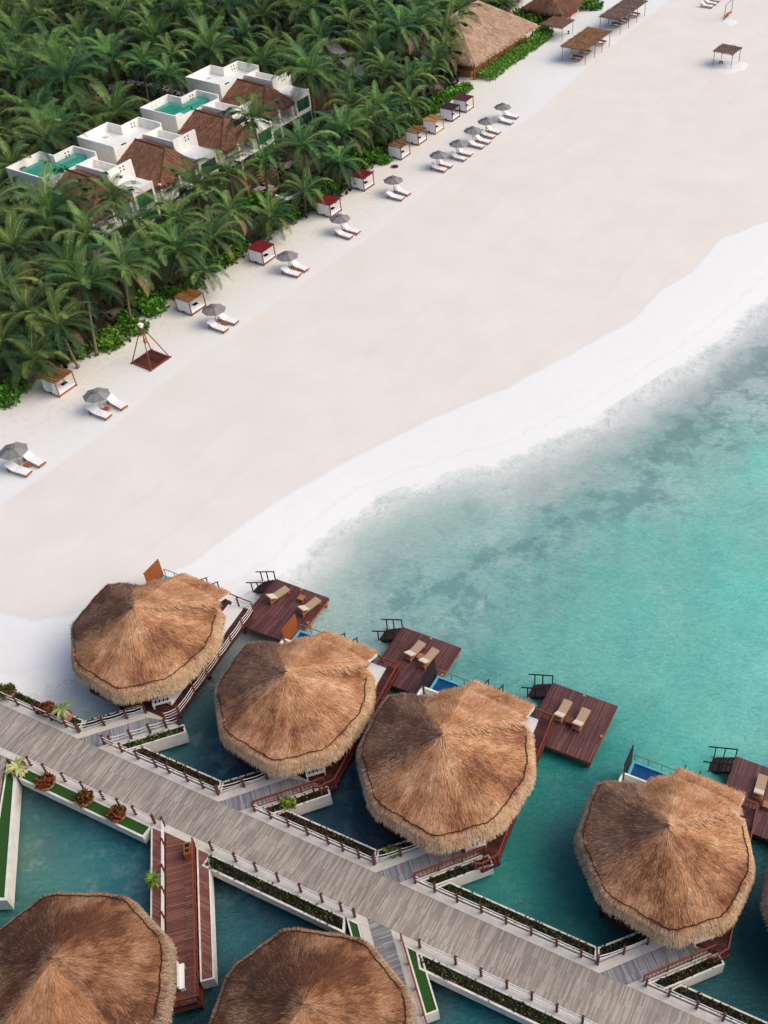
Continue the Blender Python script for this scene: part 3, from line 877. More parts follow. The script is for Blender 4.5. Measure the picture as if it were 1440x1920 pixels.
def hut_meshes(seed, dark):
    """roof, fringe, rope, wing roof with ridge; the wing faces local +y"""
    random.seed(seed)
    na, nr = 108, 26
    base = MB()
    off = seed * 3.7

    def shade_wear(th):
        # unlit facet painted darker on the landward left, with some greying from age
        d = math.degrees(math.atan2(math.sin(th - R(168)), math.cos(th - R(168))))
        return max(0.0, min(1.0, (84 - abs(d)) / 46.0))

    for i in range(nr):
        for k in range(na):
            r0, r1 = i / nr, (i + 1) / nr
            t0, t1 = 2 * math.pi * k / na, 2 * math.pi * (k + 1) / na
            pts = [roof_p(t0, r1), roof_p(t1, r1)] + ([roof_p(t1, r0), roof_p(t0, r0)] if i else [roof_p(t0, 0)])
            base.face(pts, vary(random.choice(T_GDARK if shade_wear(t0) > 0.5 or dark else T_DARK), 0.1))
    fr_ = MB()
    for _ in range(36000):
        th = random.uniform(0, 2 * math.pi); rh = math.sqrt(random.random()) * (RH + 0.015)
        if rh < 0.01: continue
        r = rh * eave_r(th)
        p = roof_p(th, rh, 0.005)
        d = (roof_p(th, min(1, rh + 0.02)) - roof_p(th, rh)).normalized()
        tn = Vector((-math.sin(th), math.cos(th), 0))
        n = d.cross(tn).normalized()
        if n.z < 0: n = -n
        d = (d + tn * random.gauss(0, 0.2)).normalized()
        nz = mnoise.noise(Vector((p.x * 0.36 + off, p.y * 0.36, 0.5))) + 0.6 * mnoise.noise(Vector((p.x * 1.1 + off, p.y * 1.1, 4.5))) + 0.35 * mnoise.noise(Vector((p.x * 3.1 + off, p.y * 3.1, 8.5)))
        band = math.sin(r * 2 * math.pi / 1.35 + 2.6 * mnoise.noise(Vector((p.x * 0.55, p.y * 0.55, off))))
        streak = mnoise.noise(Vector((th * 8, r * 0.3, off + 7)))
        k = nz * (0.75 if not dark else 1.25) + band * 0.10 + streak * 0.42 + random.gauss(0, 0.30) + (0.08 if not dark else -0.30)
        # paler fan below the ridge, paler tip
        a_ = math.degrees(math.atan2(math.sin(th), math.cos(th)))
        if not dark: k += 0.55 * max(0.0, 1 - abs(a_ - 24) / 26) * (1.0 - 0.4 * rh)
        if rh < 0.16: k += (0.16 - rh) * 2.5
        w = shade_wear(th)
        if dark: w = 0.75 * max(0.0, math.cos(th - R(330) + 0.0)) ** 2
        if random.random() < w * 0.9: c = random.choice(T_GREY if k > -0.05 else T_GDARK)
        elif k > 0.46: c = random.choice(T_LIGHT)
        elif k > -0.26: c = random.choice(T_MID)
        else: c = random.choice(T_DARK)
        if dark: c = (c[0] * 0.62, c[1] * 0.60, c[2] * 0.60)
        straw(base, p, d, n, random.uniform(0.22, 0.55), random.uniform(0.018, 0.032), vary(c, 0.11), random.uniform(0.005, 0.03))
    for _ in range(15000):
        th = random.uniform(0, 2 * math.pi); rh = random.uniform(RH - 0.002, 1.0)
        p = roof_p(th, rh, 0.01)
        d = (roof_p(th, min(1, rh + 0.015)) - roof_p(th, rh - 0.015)).normalized()
        tn = Vector((-math.sin(th), math.cos(th), 0))
        n = d.cross(tn).normalized()
        if n.z < 0: n = -n
        d = (d + tn * random.gauss(0, 0.15)).normalized()
        k = random.gauss(0, 0.4) + 0.8 * mnoise.noise(Vector((th * 7, rh * 4, off))) + (rh - RH) * 2.5
        pal = T_FRINGE if k > -0.15 else T_LIGHT + T_MID[:1]
        if random.random() < shade_wear(th) * 0.8: pal = T_FGREY
        c = random.choice(pal)
        if dark: c = (c[0] * 0.78, c[1] * 0.74, c[2] * 0.70)
        straw(fr_, p, d, n, random.uniform(0.18, 0.42), random.uniform(0.018, 0.034), vary(c, 0.12), random.uniform(0.01, 0.07))
    rope = MB()
    pts = [roof_p(R(a), RH - 0.006 + 0.006 * math.sin(a * 0.35) + 0.004 * math.sin(a * 1.1), 0.10) for a in np.arange(-206, 41, 2.0)]
    rope.tube(pts, 0.032, 5)
    # wing
    A = Vector((0.0, 0.1, ZA + 0.02)); RG = Vector((3.75, 4.95, 5.0)); C1 = Vector((3.85, 6.15, 4.66)); C2 = Vector((-1.0, 6.35, 4.6)); S1 = Vector((-1.2, 5.35, 4.98))
    S2 = Vector((-2.5, 4.5, 4.82)); S3 = Vector((-2.7, 3.9, 4.9)); S4 = Vector((-3.5, 3.3, 4.74))
    rim = [RG, C1, C2, S1, S2, S3, S4]
    wing = MB()

    def wp(a, b, u, v):
        P = A.lerp(a.lerp(b, v), u)
        P.z += 0.13 * math.sin(u * 3.1) + 0.05 * mnoise.noise(P * 0.9)
        return P
    for a, b in zip(rim[:-1], rim[1:]):
        n = 8
        for i in range(n):
            for j in range(n):
                wing.face([wp(a, b, i / n, j / n), wp(a, b, (i + 1) / n, j / n), wp(a, b, (i + 1) / n, (j + 1) / n), wp(a, b, i / n, (j + 1) / n)], vary(random.choice(T_MID), 0.1))
        dn = Vector((0, 0, -0.42))
        wing.face([a, a + dn, b + dn, b], random.choice(T_MID))
    areas = []
    for a, b in zip(rim[:-1], rim[1:]): areas.append(((a - A).cross(b - A)).length / 2)
    tot = sum(areas)
    for (a, b), ar in zip(zip(rim[:-1], rim[1:]), areas):
        n = (a - A).cross(b - A).normalized()
        if n.z < 0: n = -n
        fall = Vector((0, 0, -1)) + n * n.z; fall.normalize()
        for _ in range(int(11000 * ar / tot)):
            u = math.sqrt(random.random()); v = random.random()
            e = a.lerp(b, v); P = wp(a, b, u, v) + n * 0.01
            d = (fall * 0.7 + (e - A).normalized() * 0.6 + Vector((random.gauss(0, 0.18), random.gauss(0, 0.18), 0))).normalized()
            d = (d - n * d.dot(n)).normalized()
            dist = P.y * 0.98 + P.x * 0.1
            k = 0.8 * mnoise.noise(Vector((P.x * 0.6 + off, P.y * 0.6, 9))) + 0.4 * mnoise.noise(Vector((P.x * 2 + off, P.y * 2, 9))) + random.gauss(0, 0.3) + 0.12 + 0.16 * math.sin(dist * 3.4)
            if 4.6 < dist < 4.9: k += 0.45       # lip of the upper course
            if 4.9 < dist < 5.15: k -= 0.35
            pal = T_LIGHT if k > 0.42 else (T_MID if k > -0.5 else T_DARK)
            c = random.choice(pal)
            if dark: c = (c[0] * 0.8, c[1] * 0.78, c[2] * 0.76)
            straw(wing, P, d, n, random.uniform(0.22, 0.5), random.uniform(0.018, 0.034), vary(c, 0.12), random.uniform(0.01, 0.05))
    for a, b in ((C1, C2), (C2, S1), (S1, S2), (S2, S3), (S3, S4)):
        out = (b - a).cross(Vector((0, 0, 1))).normalized()
        if out.dot((a + b) / 2 - A) < 0: out = -out
        for _ in range(int(150 * (b - a).length)):
            p = a.lerp(b, random.random()) + Vector((0, 0, random.uniform(-0.02, 0.05)))
            d = (out * 0.8 + Vector((random.gauss(0, 0.2), random.gauss(0, 0.2), -0.7))).normalized()
            straw(wing, p - d * 0.12, d, Vector((0, 0, 1)), random.uniform(0.22, 0.38), 0.028, vary(random.choice(T_FRINGE), 0.14), 0.02)
    ridge = MB()
    rd = (RG - A); rn = rd.normalized()
    for _ in range(1100):
        u = random.random() ** 0.9
        P = A + rd * u; P.z += 0.13 * math.sin(u * 3.1) + 0.015
        side = random.choice((-1, 1))
        out = rd.cross(Vector((0, 0, 1))).normalized() * side
        o_ = abs(random.gauss(0, 0.3)); P += out * o_; P.z -= 0.02 + 0.4 * o_ * (1 if side > 0 else 0.35)
        d = (out * 0.7 + rn * 0.75 + Vector((random.gauss(0, 0.15), random.gauss(0, 0.15), -0.40 if side > 0 else -0.22))).normalized()
        c = random.choice(T_LIGHT + T_MID[:1])
        if dark: c = (c[0] * 0.8, c[1] * 0.78, c[2] * 0.76)
        straw(ridge, P, d, Vector((0, 0, 1)), random.uniform(0.25, 0.5), 0.028, vary(c, 0.1), 0.0)
    # straw lapped over the two hips where the wing meets the cone
    for E_, n_e, drop in ((S4, 900, -0.16), (RG, 900, -0.30)):
        ed = (E_ - A).normalized(); out = ed.cross(Vector((0, 0, 1))).normalized()
        if out.dot(C2 - A) > 0: out = -out
        for _ in range(n_e):
            u = random.random() ** 0.8
            P = A + (E_ - A) * u; P.z += 0.13 * math.sin(u * 3.1) + 0.03
            P -= out * random.uniform(0.0, 0.12)
            d = (out * 0.75 + ed * 0.55 + Vector((random.gauss(0, 0.12), random.gauss(0, 0.12), drop * (0.8 + u)))).normalized()
            c = random.choice((T_MID + T_LIGHT) if E_ is RG else (T_MID + T_GREY))
            if dark: c = (c[0] * 0.7, c[1] * 0.68, c[2] * 0.66)
            straw(ridge, P, d, Vector((0, 0, 1)), random.uniform(0.3, 0.6), 0.032, vary(c, 0.12), 0.0)
    return base, fr_, rope, wing, ridge


def ring_wall(mb, x0, x1, y0, y1, z0, z1, w=0.14):
    mb.box(x0, x1, y0, y0 + w, z0, z1); mb.box(x0, x1, y1 - w, y1, z0, z1 - 0.001)
    mb.box(x0, x0 + w, y0 + w, y1 - w, z0, z1 - 0.002); mb.box(x1 - w, x1, y0 + w, y1 - w, z0, z1 - 0.003)


def make_hut(loc, rz, label, meshes, style, full=True):
    root = thing('thatched_hut', label, 'hut', loc, rz, 'thatched huts over the water')
    base, fr_, rope, wing, ridge = meshes
    roof = bpy.data.objects.new('roof', base) if not isinstance(base, MB) else base.build('roof', M['thatch'])
    if roof.name not in col.objects: col.objects.link(roof)
    roof.parent = root
    outs = [roof.data]
    for nm, m_, mat in (('eave_fringe', fr_, 'thatch'), ('roof_rope', rope, 'rope_dark'), ('wing_roof', wing, 'thatch'), ('ridge_cap', ridge, 'thatch')):
        par = roof if nm in ('roof_rope', 'ridge_cap') else root
        if isinstance(m_, MB): o = m_.build(nm, M[mat], par)
        else:
            o = bpy.data.objects.new(nm, m_); col.objects.link(o); o.parent = par
        outs.append(o.data)
    MB().bar((3.84, 4.9, 4.84), (3.94, 6.12, 4.5), 0.09, 0.3).build('gable_board', M['rope_white'], root)
    # walls, floor, piles
    oc = [(4.7 * math.cos(R(22.5 + 45 * k)), 4.7 * math.sin(R(22.5 + 45 * k))) for k in range(8)]
    MB().prism(oc, 1.3, 4.9).build('wall', M['redwood'], root)
    of = [(5.35 * math.cos(R(22.5 + 45 * k)), 5.35 * math.sin(R(22.5 + 45 * k))) for k in range(8)]
    MB().prism(of, 1.2, 1.56).build('floor', M['terrace'], root)
    for k in range(8):
        x, y = 4.9 * math.cos(R(45 * k + 10)), 4.9 * math.sin(R(45 * k + 10))
        MB().tube([(x, y, -3), (x, y, 1.25)], 0.19, 8).build('pile', M['maroon_dark'], root)
    ps = MB().prism([(2.3, -4.6), (3.3, -3.85), (3.2, -3.7), (2.2, -4.45)], 1.58, 3.6).build('door', M['maroon_dark'], root)
    if not full: return root, outs
    # outer walkway round the right side and landing
    MB().prism([(3.9, 7.35), (5.0, 7.35), (6.0, -3.95), (4.9, -4.0)], 1.35, 1.60).build('side_walkway', M['terrace'], root)
    MB().prism([(2.0, -4.1), (4.6, -2.0), (6.15, -3.9), (5.3, -4.9)], 1.3, 1.575).build('landing', M['terrace'], root)
    tf = MB()
    if style == 'rope': tf.prism([(2.5, 7.1), (3.95, 7.1), (4.85, -3.4), (3.0, -3.4)], 1.4, 1.625)
    else: tf.prism([(2.5, 7.1), (3.9, 7.1), (4.2, 3.6), (2.5, 3.6)], 1.4, 1.625)
    tf.build('terrace_floor', M['plaster_in'], root)
    MB().prism([(-1.2, 4.6), (2.5, 4.6), (2.5, 7.5), (-1.2, 7.5)], 1.3, 1.59).build('sea_terrace', M['terrace'], root)
    # white bench with dark gaps near the door
    bn = MB(); bc = Vector((4.13, -3.6)); u = Vector((0.72, 0.69)); v = Vector((-0.69, 0.72))
    def bq(a, b): return tuple(bc + u * a + v * b)
    bn.prism([bq(-0.72, -0.3), bq(0.72, -0.3), bq(0.72, 0.3), bq(-0.72, 0.3)], 2.0, 2.08)
    for a in (-0.65, 0.65):
        bn.prism([bq(a - 0.05, -0.28), bq(a + 0.05, -0.28), bq(a + 0.05, 0.28), bq(a - 0.05, 0.28)], 1.57, 2.0)
    be = bn.build('bench', M['rope_white'], root)
    gp = MB()
    gp.prism([bq(-0.6, -0.035), bq(0.6, -0.035), bq(0.6, 0.035), bq(-0.6, 0.035)], 2.081, 2.086)
    for a in (-0.45, -0.15, 0.15, 0.45):
        gp.prism([bq(a - 0.045, -0.16), bq(a + 0.045, -0.16), bq(a + 0.045, 0.16), bq(a - 0.045, 0.16)], 2.082, 2.09)
    gp.build('bench_gaps', M['black'], be)
    # outdoor bath walls, plunge pool, screen
    w = MB(); ring_wall(w, -5.1, -2.35, 4.2, 5.95, 0.9, 2.25)
    tb = w.build('bath_wall', M['plaster'], root)
    MB().box(-4.96, -2.5, 4.35, 5.8, 1.2, 1.5).build('bath_floor', M['concrete'], tb)
    b = MB(); ring_wall(b, -4.75, -1.35, 6.0, 7.62, 0.5, 1.62, 0.16)
    b.box(-4.58, -1.52, 6.17, 7.45, 0.5, 0.9)
    pb = b.build('plunge_pool', M['pool_tile'], root)
    MB().box(-4.585, -1.515, 6.165, 7.455, 0.95, 1.48).build('pool_water', M['pool'], pb)
    gr = MB(); gm = 'metal'
    for k in range(4): x = -4.7 + k * 1.1; gr.bar((x, 7.7, 1.6), (x, 7.7, 2.3), 0.05, 0.05)
    gr.bar((-4.7, 7.7, 2.3), (-1.4, 7.7, 2.3), 0.05, 0.05)
    gr.build('pool_rail', M[gm], root)
    sl = MB(); dk = style in ('wood3', 'wood4')
    n = 13
    for k in range(n):
        y = 5.8 + 1.8 * k / (n - 1)
        sl.box(-4.93, -4.87, y - 0.055, y + 0.055, 1.3, 3.55 - 0.02 * (k % 2))
    for z in (1.6, 2.6, 3.4): sl.box(-4.98, -4.935, 5.75, 7.65, z, z + 0.08)
    sl.build('privacy_screen', M['maroon_dark' if dk else 'orange_wood'], root)
    # stairs down to the sea
    st = MB()
    for k in range(4): st.box(-0.9, 0.25, 7.52 + 0.28 * k, 7.76 + 0.28 * k, 1.3 - 0.3 * k, 1.38 - 0.3 * k)
    s_ = st.build('stairs', M['maroon_dark'], root)
    hr = MB()
    for x in (-0.92, 0.28):
        hr.bar((x, 7.5, 2.6), (x, 8.7, 1.9), 0.07, 0.07)
        for y, z in ((7.55, 1.5), (8.1, 1.1), (8.6, 0.7)): hr.bar((x, y, z), (x, y, 2.57 - (y - 7.5) * 0.58), 0.07, 0.07)
    hr.build('handrail', M['maroon_dark'], s_)
    if style == 'rope':
        rail = [(0.35, 7.45), (2.0, 7.4), (3.4, 7.35), (4.95, 7.3), (5.13, 5.5), (5.3, 3.7), (5.45, 1.9), (5.6, 0.1), (5.75, -1.7), (5.95, -3.85)]
        pr = MB().bar((0.35, 7.47, 2.7), (4.9, 7.37, 2.7), 0.08, 0.06).build('railing', M['maroon'], root)
        for x, y in rail + [(5.3, -4.75)]: MB().box(x - 0.06, x + 0.06, y - 0.06, y + 0.06, 1.5, 2.65).build('post', M['redwood'], pr)
        for z in (2.5, 2.2, 1.9):
            MB().tube(sagline(rail + [(5.3, -4.75)], z, 0.1), 0.03, 5).build('rope', M['rope_white'], pr)
    else:
        wood_rail_parts(root, [(0.35, 7.45), (4.95, 7.32), (5.95, -3.85), (5.3, -4.8), (4.9, -5.0)], 1.58, 0.95)
    return root, outs


HL = {1: 'thatched hut nearest the sand with white rope rails along its side walkway', 2: 'thatched hut with orange pool screen between the sand side hut and the middle hut',
      3: 'large thatched hut at the centre of the far row with dark pool screen', 4: 'right hand thatched hut with its blue plunge pool open to view'}
HS = {1: (-49.5, 35.3), 2: (-35.1, 34.9), 3: (-22.05, 34.85), 4: (-5.4, 34.7)}
STY = {1: 'rope', 2: 'wood2', 3: 'wood3', 4: 'wood4'}
meshA = hut_meshes(11, False); meshB = hut_meshes(23, False); meshC = hut_meshes(52, False); meshD = hut_meshes(37, True)
_, mA = make_hut(W(*HS[1]), RB, HL[1], meshA, 'rope')
_, mB = make_hut(W(*HS[2]), RB, HL[2], meshB, 'wood2')
h3, _ = make_hut(W(*HS[3]), RB, HL[3], mA, 'wood3')
h3.scale = (1.055, 1.08, 1.0)
h4, _ = make_hut(W(*HS[4]), RB, HL[4], meshC, 'wood4')
h4.scale = (0.97, 0.97, 1.0)
p7 = at(1437, 1728, 4.0)
make_hut((p7.x + 6.05 * 1.0, p7.y + 0.0, 0), RB, 'sliver of a thatched roof cut off by the right edge of the picture', mA, 'wood2')
p5 = W(-35.6, 11.7)
_, mD = make_hut(p5, R(-175), 'dark brown thatched roof in the bottom left corner beside the red bridge', meshD, 'wood', False)
p6 = W(-20.8, 15.6)
h6, _ = make_hut(p6, R(178), 'mottled brown thatched roof at the bottom centre beside the grey walkway', mD, 'wood', False)

# bench by the bottom left hut
q5 = at(344, 1836, 1.6)
rt = thing('bench', 'white bench under the eave of the bottom left hut on the red bridge', 'bench', q5, RB + a5)
MB().box(-0.8, 0.8, -0.16, 0.16, 0.42, 0.50).build('seat', M['rope_white'], rt)
MB().box(-0.8, 0.8, -0.2, -0.14, 0.55, 0.95).build('backrest', M['rope_white'], rt)
for x in (-0.7, 0.7): MB().box(x - 0.05, x + 0.05, -0.14, 0.14, 0.0, 0.42).build('leg', M['rope_white'], rt)

# ------------------------------------------------------------------ sun decks
ZD = 0.95
DW, DL = 5.6, 5.75


def make_deck(loc, label):
    root = thing('sun_deck', label, 'deck', loc, RB, 'dark red sun decks at the huts')
    MB().box(0, DW, -DL, 0, -0.07, 0.0).build('deck_floor', M['deck'], root)
    f = MB()
    f.box(0.02, DW - 0.02, -0.12, -0.02, -0.34, -0.072); f.box(0.02, DW - 0.02, -DL + 0.02, -DL + 0.12, -0.34, -0.072)
    f.box(0.02, 0.12, -DL + 0.12, -0.12, -0.34, -0.074); f.box(DW - 0.12, DW - 0.02, -DL + 0.12, -0.12, -0.34, -0.074)
    for k in range(1, 5): f.box(0.12, DW - 0.12, -DL * k / 5 - 0.06, -DL * k / 5 + 0.06, -0.32, -0.075)
    f.build('frame', M['orange_wood'], root)
    for x in (0.3, DW - 0.3):
        for y in (-0.3, -DL + 0.3, -DL / 2):
            MB().tube([(x, y, -4), (x, y, -0.1)], 0.17, 9).build('pile', M['orange_wood'], root)
    s = MB()
    for k in range(5): s.box(-0.32 * (k + 1), -0.32 * k - 0.02, -1.45, -0.12, -0.2 - 0.2 * k, -0.14 - 0.2 * k)
    for y in (-0.1, -1.47): s.bar((0, y, -0.2), (-1.7, y, -1.25), 0.06, 0.2)
    so = s.build('stairs', M['maroon_dark'], root)
    for y in (-0.06, -1.5):
        h = MB(); h.bar((0.05, y, 0.98), (-2.1, y, 0.02), 0.08, 0.07)
        for k, x in enumerate((0.0, -0.85, -1.55)): h.bar((x, y, -0.62 * -x - 0.2 if x else -0.1), (x, y, 0.95 + x * 0.45), 0.08, 0.08)
        h.build('handrail', M['maroon_dark'], so)
    for x, y in ((DW * 0.5, -0.16), (DW - 0.16, -DL * 0.55)): MB().tube([(x, y, 0.0), (x, y, 0.035)], 0.13, 12).build('deck_light', M['teak'], root)
    return root


DT = {1: (517, 1085), 2: (755, 1175), 3: (1036.5, 1279.7), 4: (1379.6, 1417.5)}
DLB = {1: 'dark red sun deck nearest the sand with its steps over the wet sand', 2: 'dark red sun deck between the second and middle hut with the loungers close together',
       3: 'dark red sun deck standing free over turquoise water beyond the middle hut', 4: 'dark red sun deck cut by the right edge of the picture'}
make_deck(Vector((*at(*DT[1], ZD).xy, ZD)), DLB[1])
for k in (2, 3, 4): make_deck(Vector((*at(*DT[k], ZD).xy, ZD)), DLB[k])


def make_deck_lounger():
    root = thing('deck_lounger', '', 'lounger', (0, 0, 0), 0, 'cushioned wooden loungers on the sun decks')
    L, Wd = 2.05, 0.72                       # head at -x
    f = MB()
    for y in (-Wd / 2 + 0.03, Wd / 2 - 0.03): f.bar((-L / 2, y, 0.3), (L / 2, y, 0.3), 0.06, 0.09)
    for k in range(14): x = -L / 2 + 0.05 + k * (L - 0.1) / 13; f.box(x - 0.04, x + 0.04, -Wd / 2 + 0.06, Wd / 2 - 0.06, 0.3, 0.33)
    f.build('frame', M['teak'], root)
    for x in (-L / 2 + 0.12, L / 2 - 0.2):
        for y in (-Wd / 2 + 0.03, Wd / 2 - 0.03):
            MB().bar((x + (-0.12 if x < 0 else 0.08), y, 0.0), (x, y, 0.28), 0.06, 0.07).build('leg', M['teak'], root)
    m = MB(); m.box(-0.32, L / 2 + 0.02, -Wd / 2, Wd / 2, 0.335, 0.44)
    m.build('mattress', M['beige_cloth'], root)
    bk = MB()
    x0, z0, x1, z1 = -0.325, 0.37, -0.98, 0.80
    bk.face([(x0, -Wd / 2, z0), (x1, -Wd / 2, z1), (x1, Wd / 2, z1), (x0, Wd / 2, z0)][::-1])
    dx, dz = 0.06, 0.09
    bk.face([(x0 + dx, -Wd / 2, z0 + dz), (x0 + dx, Wd / 2, z0 + dz), (x1 + dx, Wd / 2, z1 + dz), (x1 + dx, -Wd / 2, z1 + dz)][::-1])
    for y in (-Wd / 2, Wd / 2): bk.face([(x0, y, z0), (x0 + dx, y, z0 + dz), (x1 + dx, y, z1 + dz), (x1, y, z1)])
    bk.face([(x1, -Wd / 2, z1), (x1 + dx, -Wd / 2, z1 + dz), (x1 + dx, Wd / 2, z1 + dz), (x1, Wd / 2, z1)])
    bk.build('backrest_cushion', M['cream_cloth'], root)  # lighter cloth paints in the light falling on the raised backrest
    sp = MB()
    for y in (-0.28, 0.28): sp.bar((-0.9, y, 0.72), (-1.0, y, 0.33), 0.04, 0.05)
    sp.bar((-0.9, -0.3, 0.72), (-0.9, 0.3, 0.72), 0.05, 0.05)
    sp.build('back_support', M['teak'], root)
    return root


LG = [((506, 1123.6), (535.8, 1104), 'beige lounger on the left side of the sun deck nearest the sand'), ((565.7, 1145.8), (594, 1125), 'beige lounger at the right edge of the sun deck nearest the sand'),
      ((766, 1231), (789.7, 1206.7), 'left one of the beige pair on the second sun deck'), ((793, 1244), (814, 1220.6), 'right one of the beige pair on the second sun deck'),
      ((1047, 1346), (1064, 1317), 'left beige lounger on the free standing third sun deck'), ((1080, 1365), (1099.6, 1330), 'right beige lounger on the free standing third sun deck'),
      ((1421, 1492), (1430.6, 1457), 'beige lounger on the sun deck cut by the right edge'), ((1457, 1516), (1468, 1478), 'second beige lounger of the deck at the right edge, just outside the picture')]
proto = make_deck_lounger()
for i, (h, f, lb) in enumerate(LG[:7]):
    A_ = at(*h, ZD + 0.45); B_ = at(*f, ZD + 0.4); c = (A_ + B_) / 2; rz = math.atan2(B_.y - A_.y, B_.x - A_.x)
    if i == 0: proto.location = (c.x, c.y, ZD); proto.rotation_euler.z = rz; proto['label'] = lb
    else: dup(proto, (c.x, c.y, ZD), rz, lb)


def make_table(name, mat, w=0.55, h=0.4):
    root = thing(name, '', 'table')
    t = MB()
    for k in range(4): y = -w / 2 + w * (k + 0.5) / 4; t.box(-w / 2, w / 2, y - w / 8 + 0.012, y + w / 8 - 0.012, h - 0.05, h)
    t.build('tabletop', M[mat], root)
    for x in (-w / 2 + 0.06, w / 2 - 0.06):
        for y in (-w / 2 + 0.06, w / 2 - 0.06): MB().box(x - 0.035, x + 0.035, y - 0.035, y + 0.035, 0, h - 0.05).build('leg', M[mat], root)
    MB().box(-w / 2 + 0.05, w / 2 - 0.05, -0.03, 0.03, 0.12, 0.17).build('stretcher', M[mat], root)
    return root


tp = make_table('side_table', 'teak')
tp2 = make_table('side_table', 'redwood')
for i, (px, lb) in enumerate([((565, 1120), 'small pale teak table alone between the loungers on the deck nearest the sand'), ((789, 1230), 'small teak table squeezed between the loungers on the second deck'),
                              ((1068, 1350), 'small reddish table between the loungers on the third deck'), ((1438, 1508), 'small table at the right picture edge on the last deck')]):
    q = at(*px, ZD + 0.4)
    src = tp2 if i == 2 else tp
    if i in (0, 2): src.location = (q.x, q.y, ZD); src.rotation_euler.z = RB; src['label'] = lb; src['group'] = 'small tables on the sun decks'
    else: dup(tp, (q.x, q.y, ZD), RB, lb, 'small tables on the sun decks')


# ------------------------------------------------------------------ pots on the planters
def make_pot(label, loc, kind, r=0.62, h=0.55):
    root = thing('potted_plant', label, 'potted plant', loc, random.uniform(0, 6), 'potted plants along the boardwalk')
    p = MB(); n = 20
    prof = [(0.55, 0.0), (0.85, 0.35), (1.0, 0.8), (1.0, 1.0), (0.9, 1.0), (0.88, 0.8)]
    for (r0, z0), (r1, z1) in zip(prof[:-1], prof[1:]):
        for k in range(n):
            a, b = 2 * math.pi * k / n, 2 * math.pi * (k + 1) / n
            p.face([(r0 * r * math.cos(a), r0 * r * math.sin(a), z0 * h), (r0 * r * math.cos(b), r0 * r * math.sin(b), z0 * h), (r1 * r * math.cos(b), r1 * r * math.sin(b), z1 * h), (r1 * r * math.cos(a), r1 * r * math.sin(a), z1 * h)])
    p.face([(0.88 * r * math.cos(2 * math.pi * k / n), 0.88 * r * math.sin(2 * math.pi * k / n), 0.8 * h) for k in range(n)])
    p.build('pot', M['terracotta'], root, smooth=True)
    lm = MB()
    if kind == 'croton':
        pal = [lin(120, 44, 30), lin(150, 70, 34), lin(84, 40, 28), lin(110, 96, 40), lin(60, 56, 30), lin(170, 104, 48)]
        for _ in range(420):
            a = random.uniform(0, 6.283); rr = r * 1.0 * math.sqrt(random.random()); z = h * 0.8 + 0.55 * (1 - (rr / r / 1.1) ** 2) * random.uniform(0.3, 1)
            leaf(lm, (rr * math.cos(a), rr * math.sin(a), z), random.uniform(0.16, 0.3), vary(random.choice(pal), 0.3))
        lm.build('foliage', M['leaf'], root)
    elif kind == 'bush':
        for _ in range(420):
            a = random.uniform(0, 6.283); rr = r * 1.0 * math.sqrt(random.random()); z = h * 0.8 + 0.5 * (1 - (rr / r / 1.1) ** 2) * random.uniform(0.3, 1)
            leaf(lm, (rr * math.cos(a), rr * math.sin(a), z), random.uniform(0.14, 0.26), vary(random.choice(GREENS + [lin(120, 88, 48)]), 0.3))
        lm.build('foliage', M['leaf'], root)
    else:
        zt = h + (0.75 if kind == 'tree' else 0.0)
        if kind == 'tree': MB().tube([(0, 0, h * 0.7), (0.03, 0, zt)], [0.13, 0.09], 8).build('stem', M['concrete'], root)
        for _ in range(22 if kind != 'spiky' else 60):
            a = random.uniform(0, 6.283); L = random.uniform(0.7, 1.15) if kind != 'spiky' else random.uniform(0.5, 0.85)
            w = 0.11 if kind != 'spiky' else 0.05
            el = random.uniform(0.1, 0.9) if kind != 'spiky' else random.uniform(0, 1.3)
            d = Vector((math.cos(a), math.sin(a), 0)); P = Vector((0, 0, zt)); pts = [P]
            for k in range(4):
                P = P + (d * math.cos(el) + Vector((0, 0, math.sin(el)))) * L / 4; el -= 0.35; pts.append(P)
            sd = Vector((-d.y, d.x, 0)); c = vary(random.choice([lin(150, 168, 92), lin(176, 184, 120), lin(112, 140, 66)] if kind != 'spiky' else BRIGHT), 0.2)
            ws = [w * 0.3, w, w * 0.9, w * 0.6, 0.01]
            for k in range(4): lm.face([pts[k] - sd * ws[k], pts[k] + sd * ws[k], pts[k + 1] + sd * ws[k + 1], pts[k + 1] - sd * ws[k + 1]], c)
        lm.build('foliage', M['leaf'], root)
    return root


for px, kind, lb, r in [((13, 1297), 'bush', 'round green potted shrub at the left edge beside the sand', 0.68), ((88, 1330), 'croton', 'reddish potted shrub beside the sand, next to the pale leaved potted tree', 0.6),
                        ((122, 1343), 'tree', 'potted tree with broad pale leaves at the corner of the first walkway', 0.6), ((34, 1440), 'tree2', 'clay pot with a yellow green leafy plant on the near planter corner at the left', 0.6),
                        ((86, 1468), 'croton', 'round pot of red leaves on the turf, leftmost of three', 0.66), ((159, 1498), 'croton', 'round pot of red leaves on the turf, middle of three', 0.62),
                        ((220, 1527), 'croton', 'round pot of red and yellow leaves on the turf, nearest the red bridge', 0.62), ((289, 1650), 'spiky', 'bright green spiky plant in a pot on the strip left of the red bridge', 0.42)]:
    q = at(*px, 2.0); make_pot(lb, (q.x, q.y, 1.57), kind, r)
# wooden box on the bridge
q = W(*b5(3.0, 2.6))
bx = thing('litter_bin', 'orange wooden bin with two dark openings at the head of the red bridge', 'bin', (q.x, q.y, 1.59), RB + a5)
MB().box(-0.45, 0.45, -0.22, 0.22, 0, 0.85).build('body', M['orange_wood'], bx)
for x in (-0.2, 0.2): MB().box(x - 0.14, x + 0.14, -0.14, 0.14, 0.851, 0.87).build('opening', M['black'], bx)
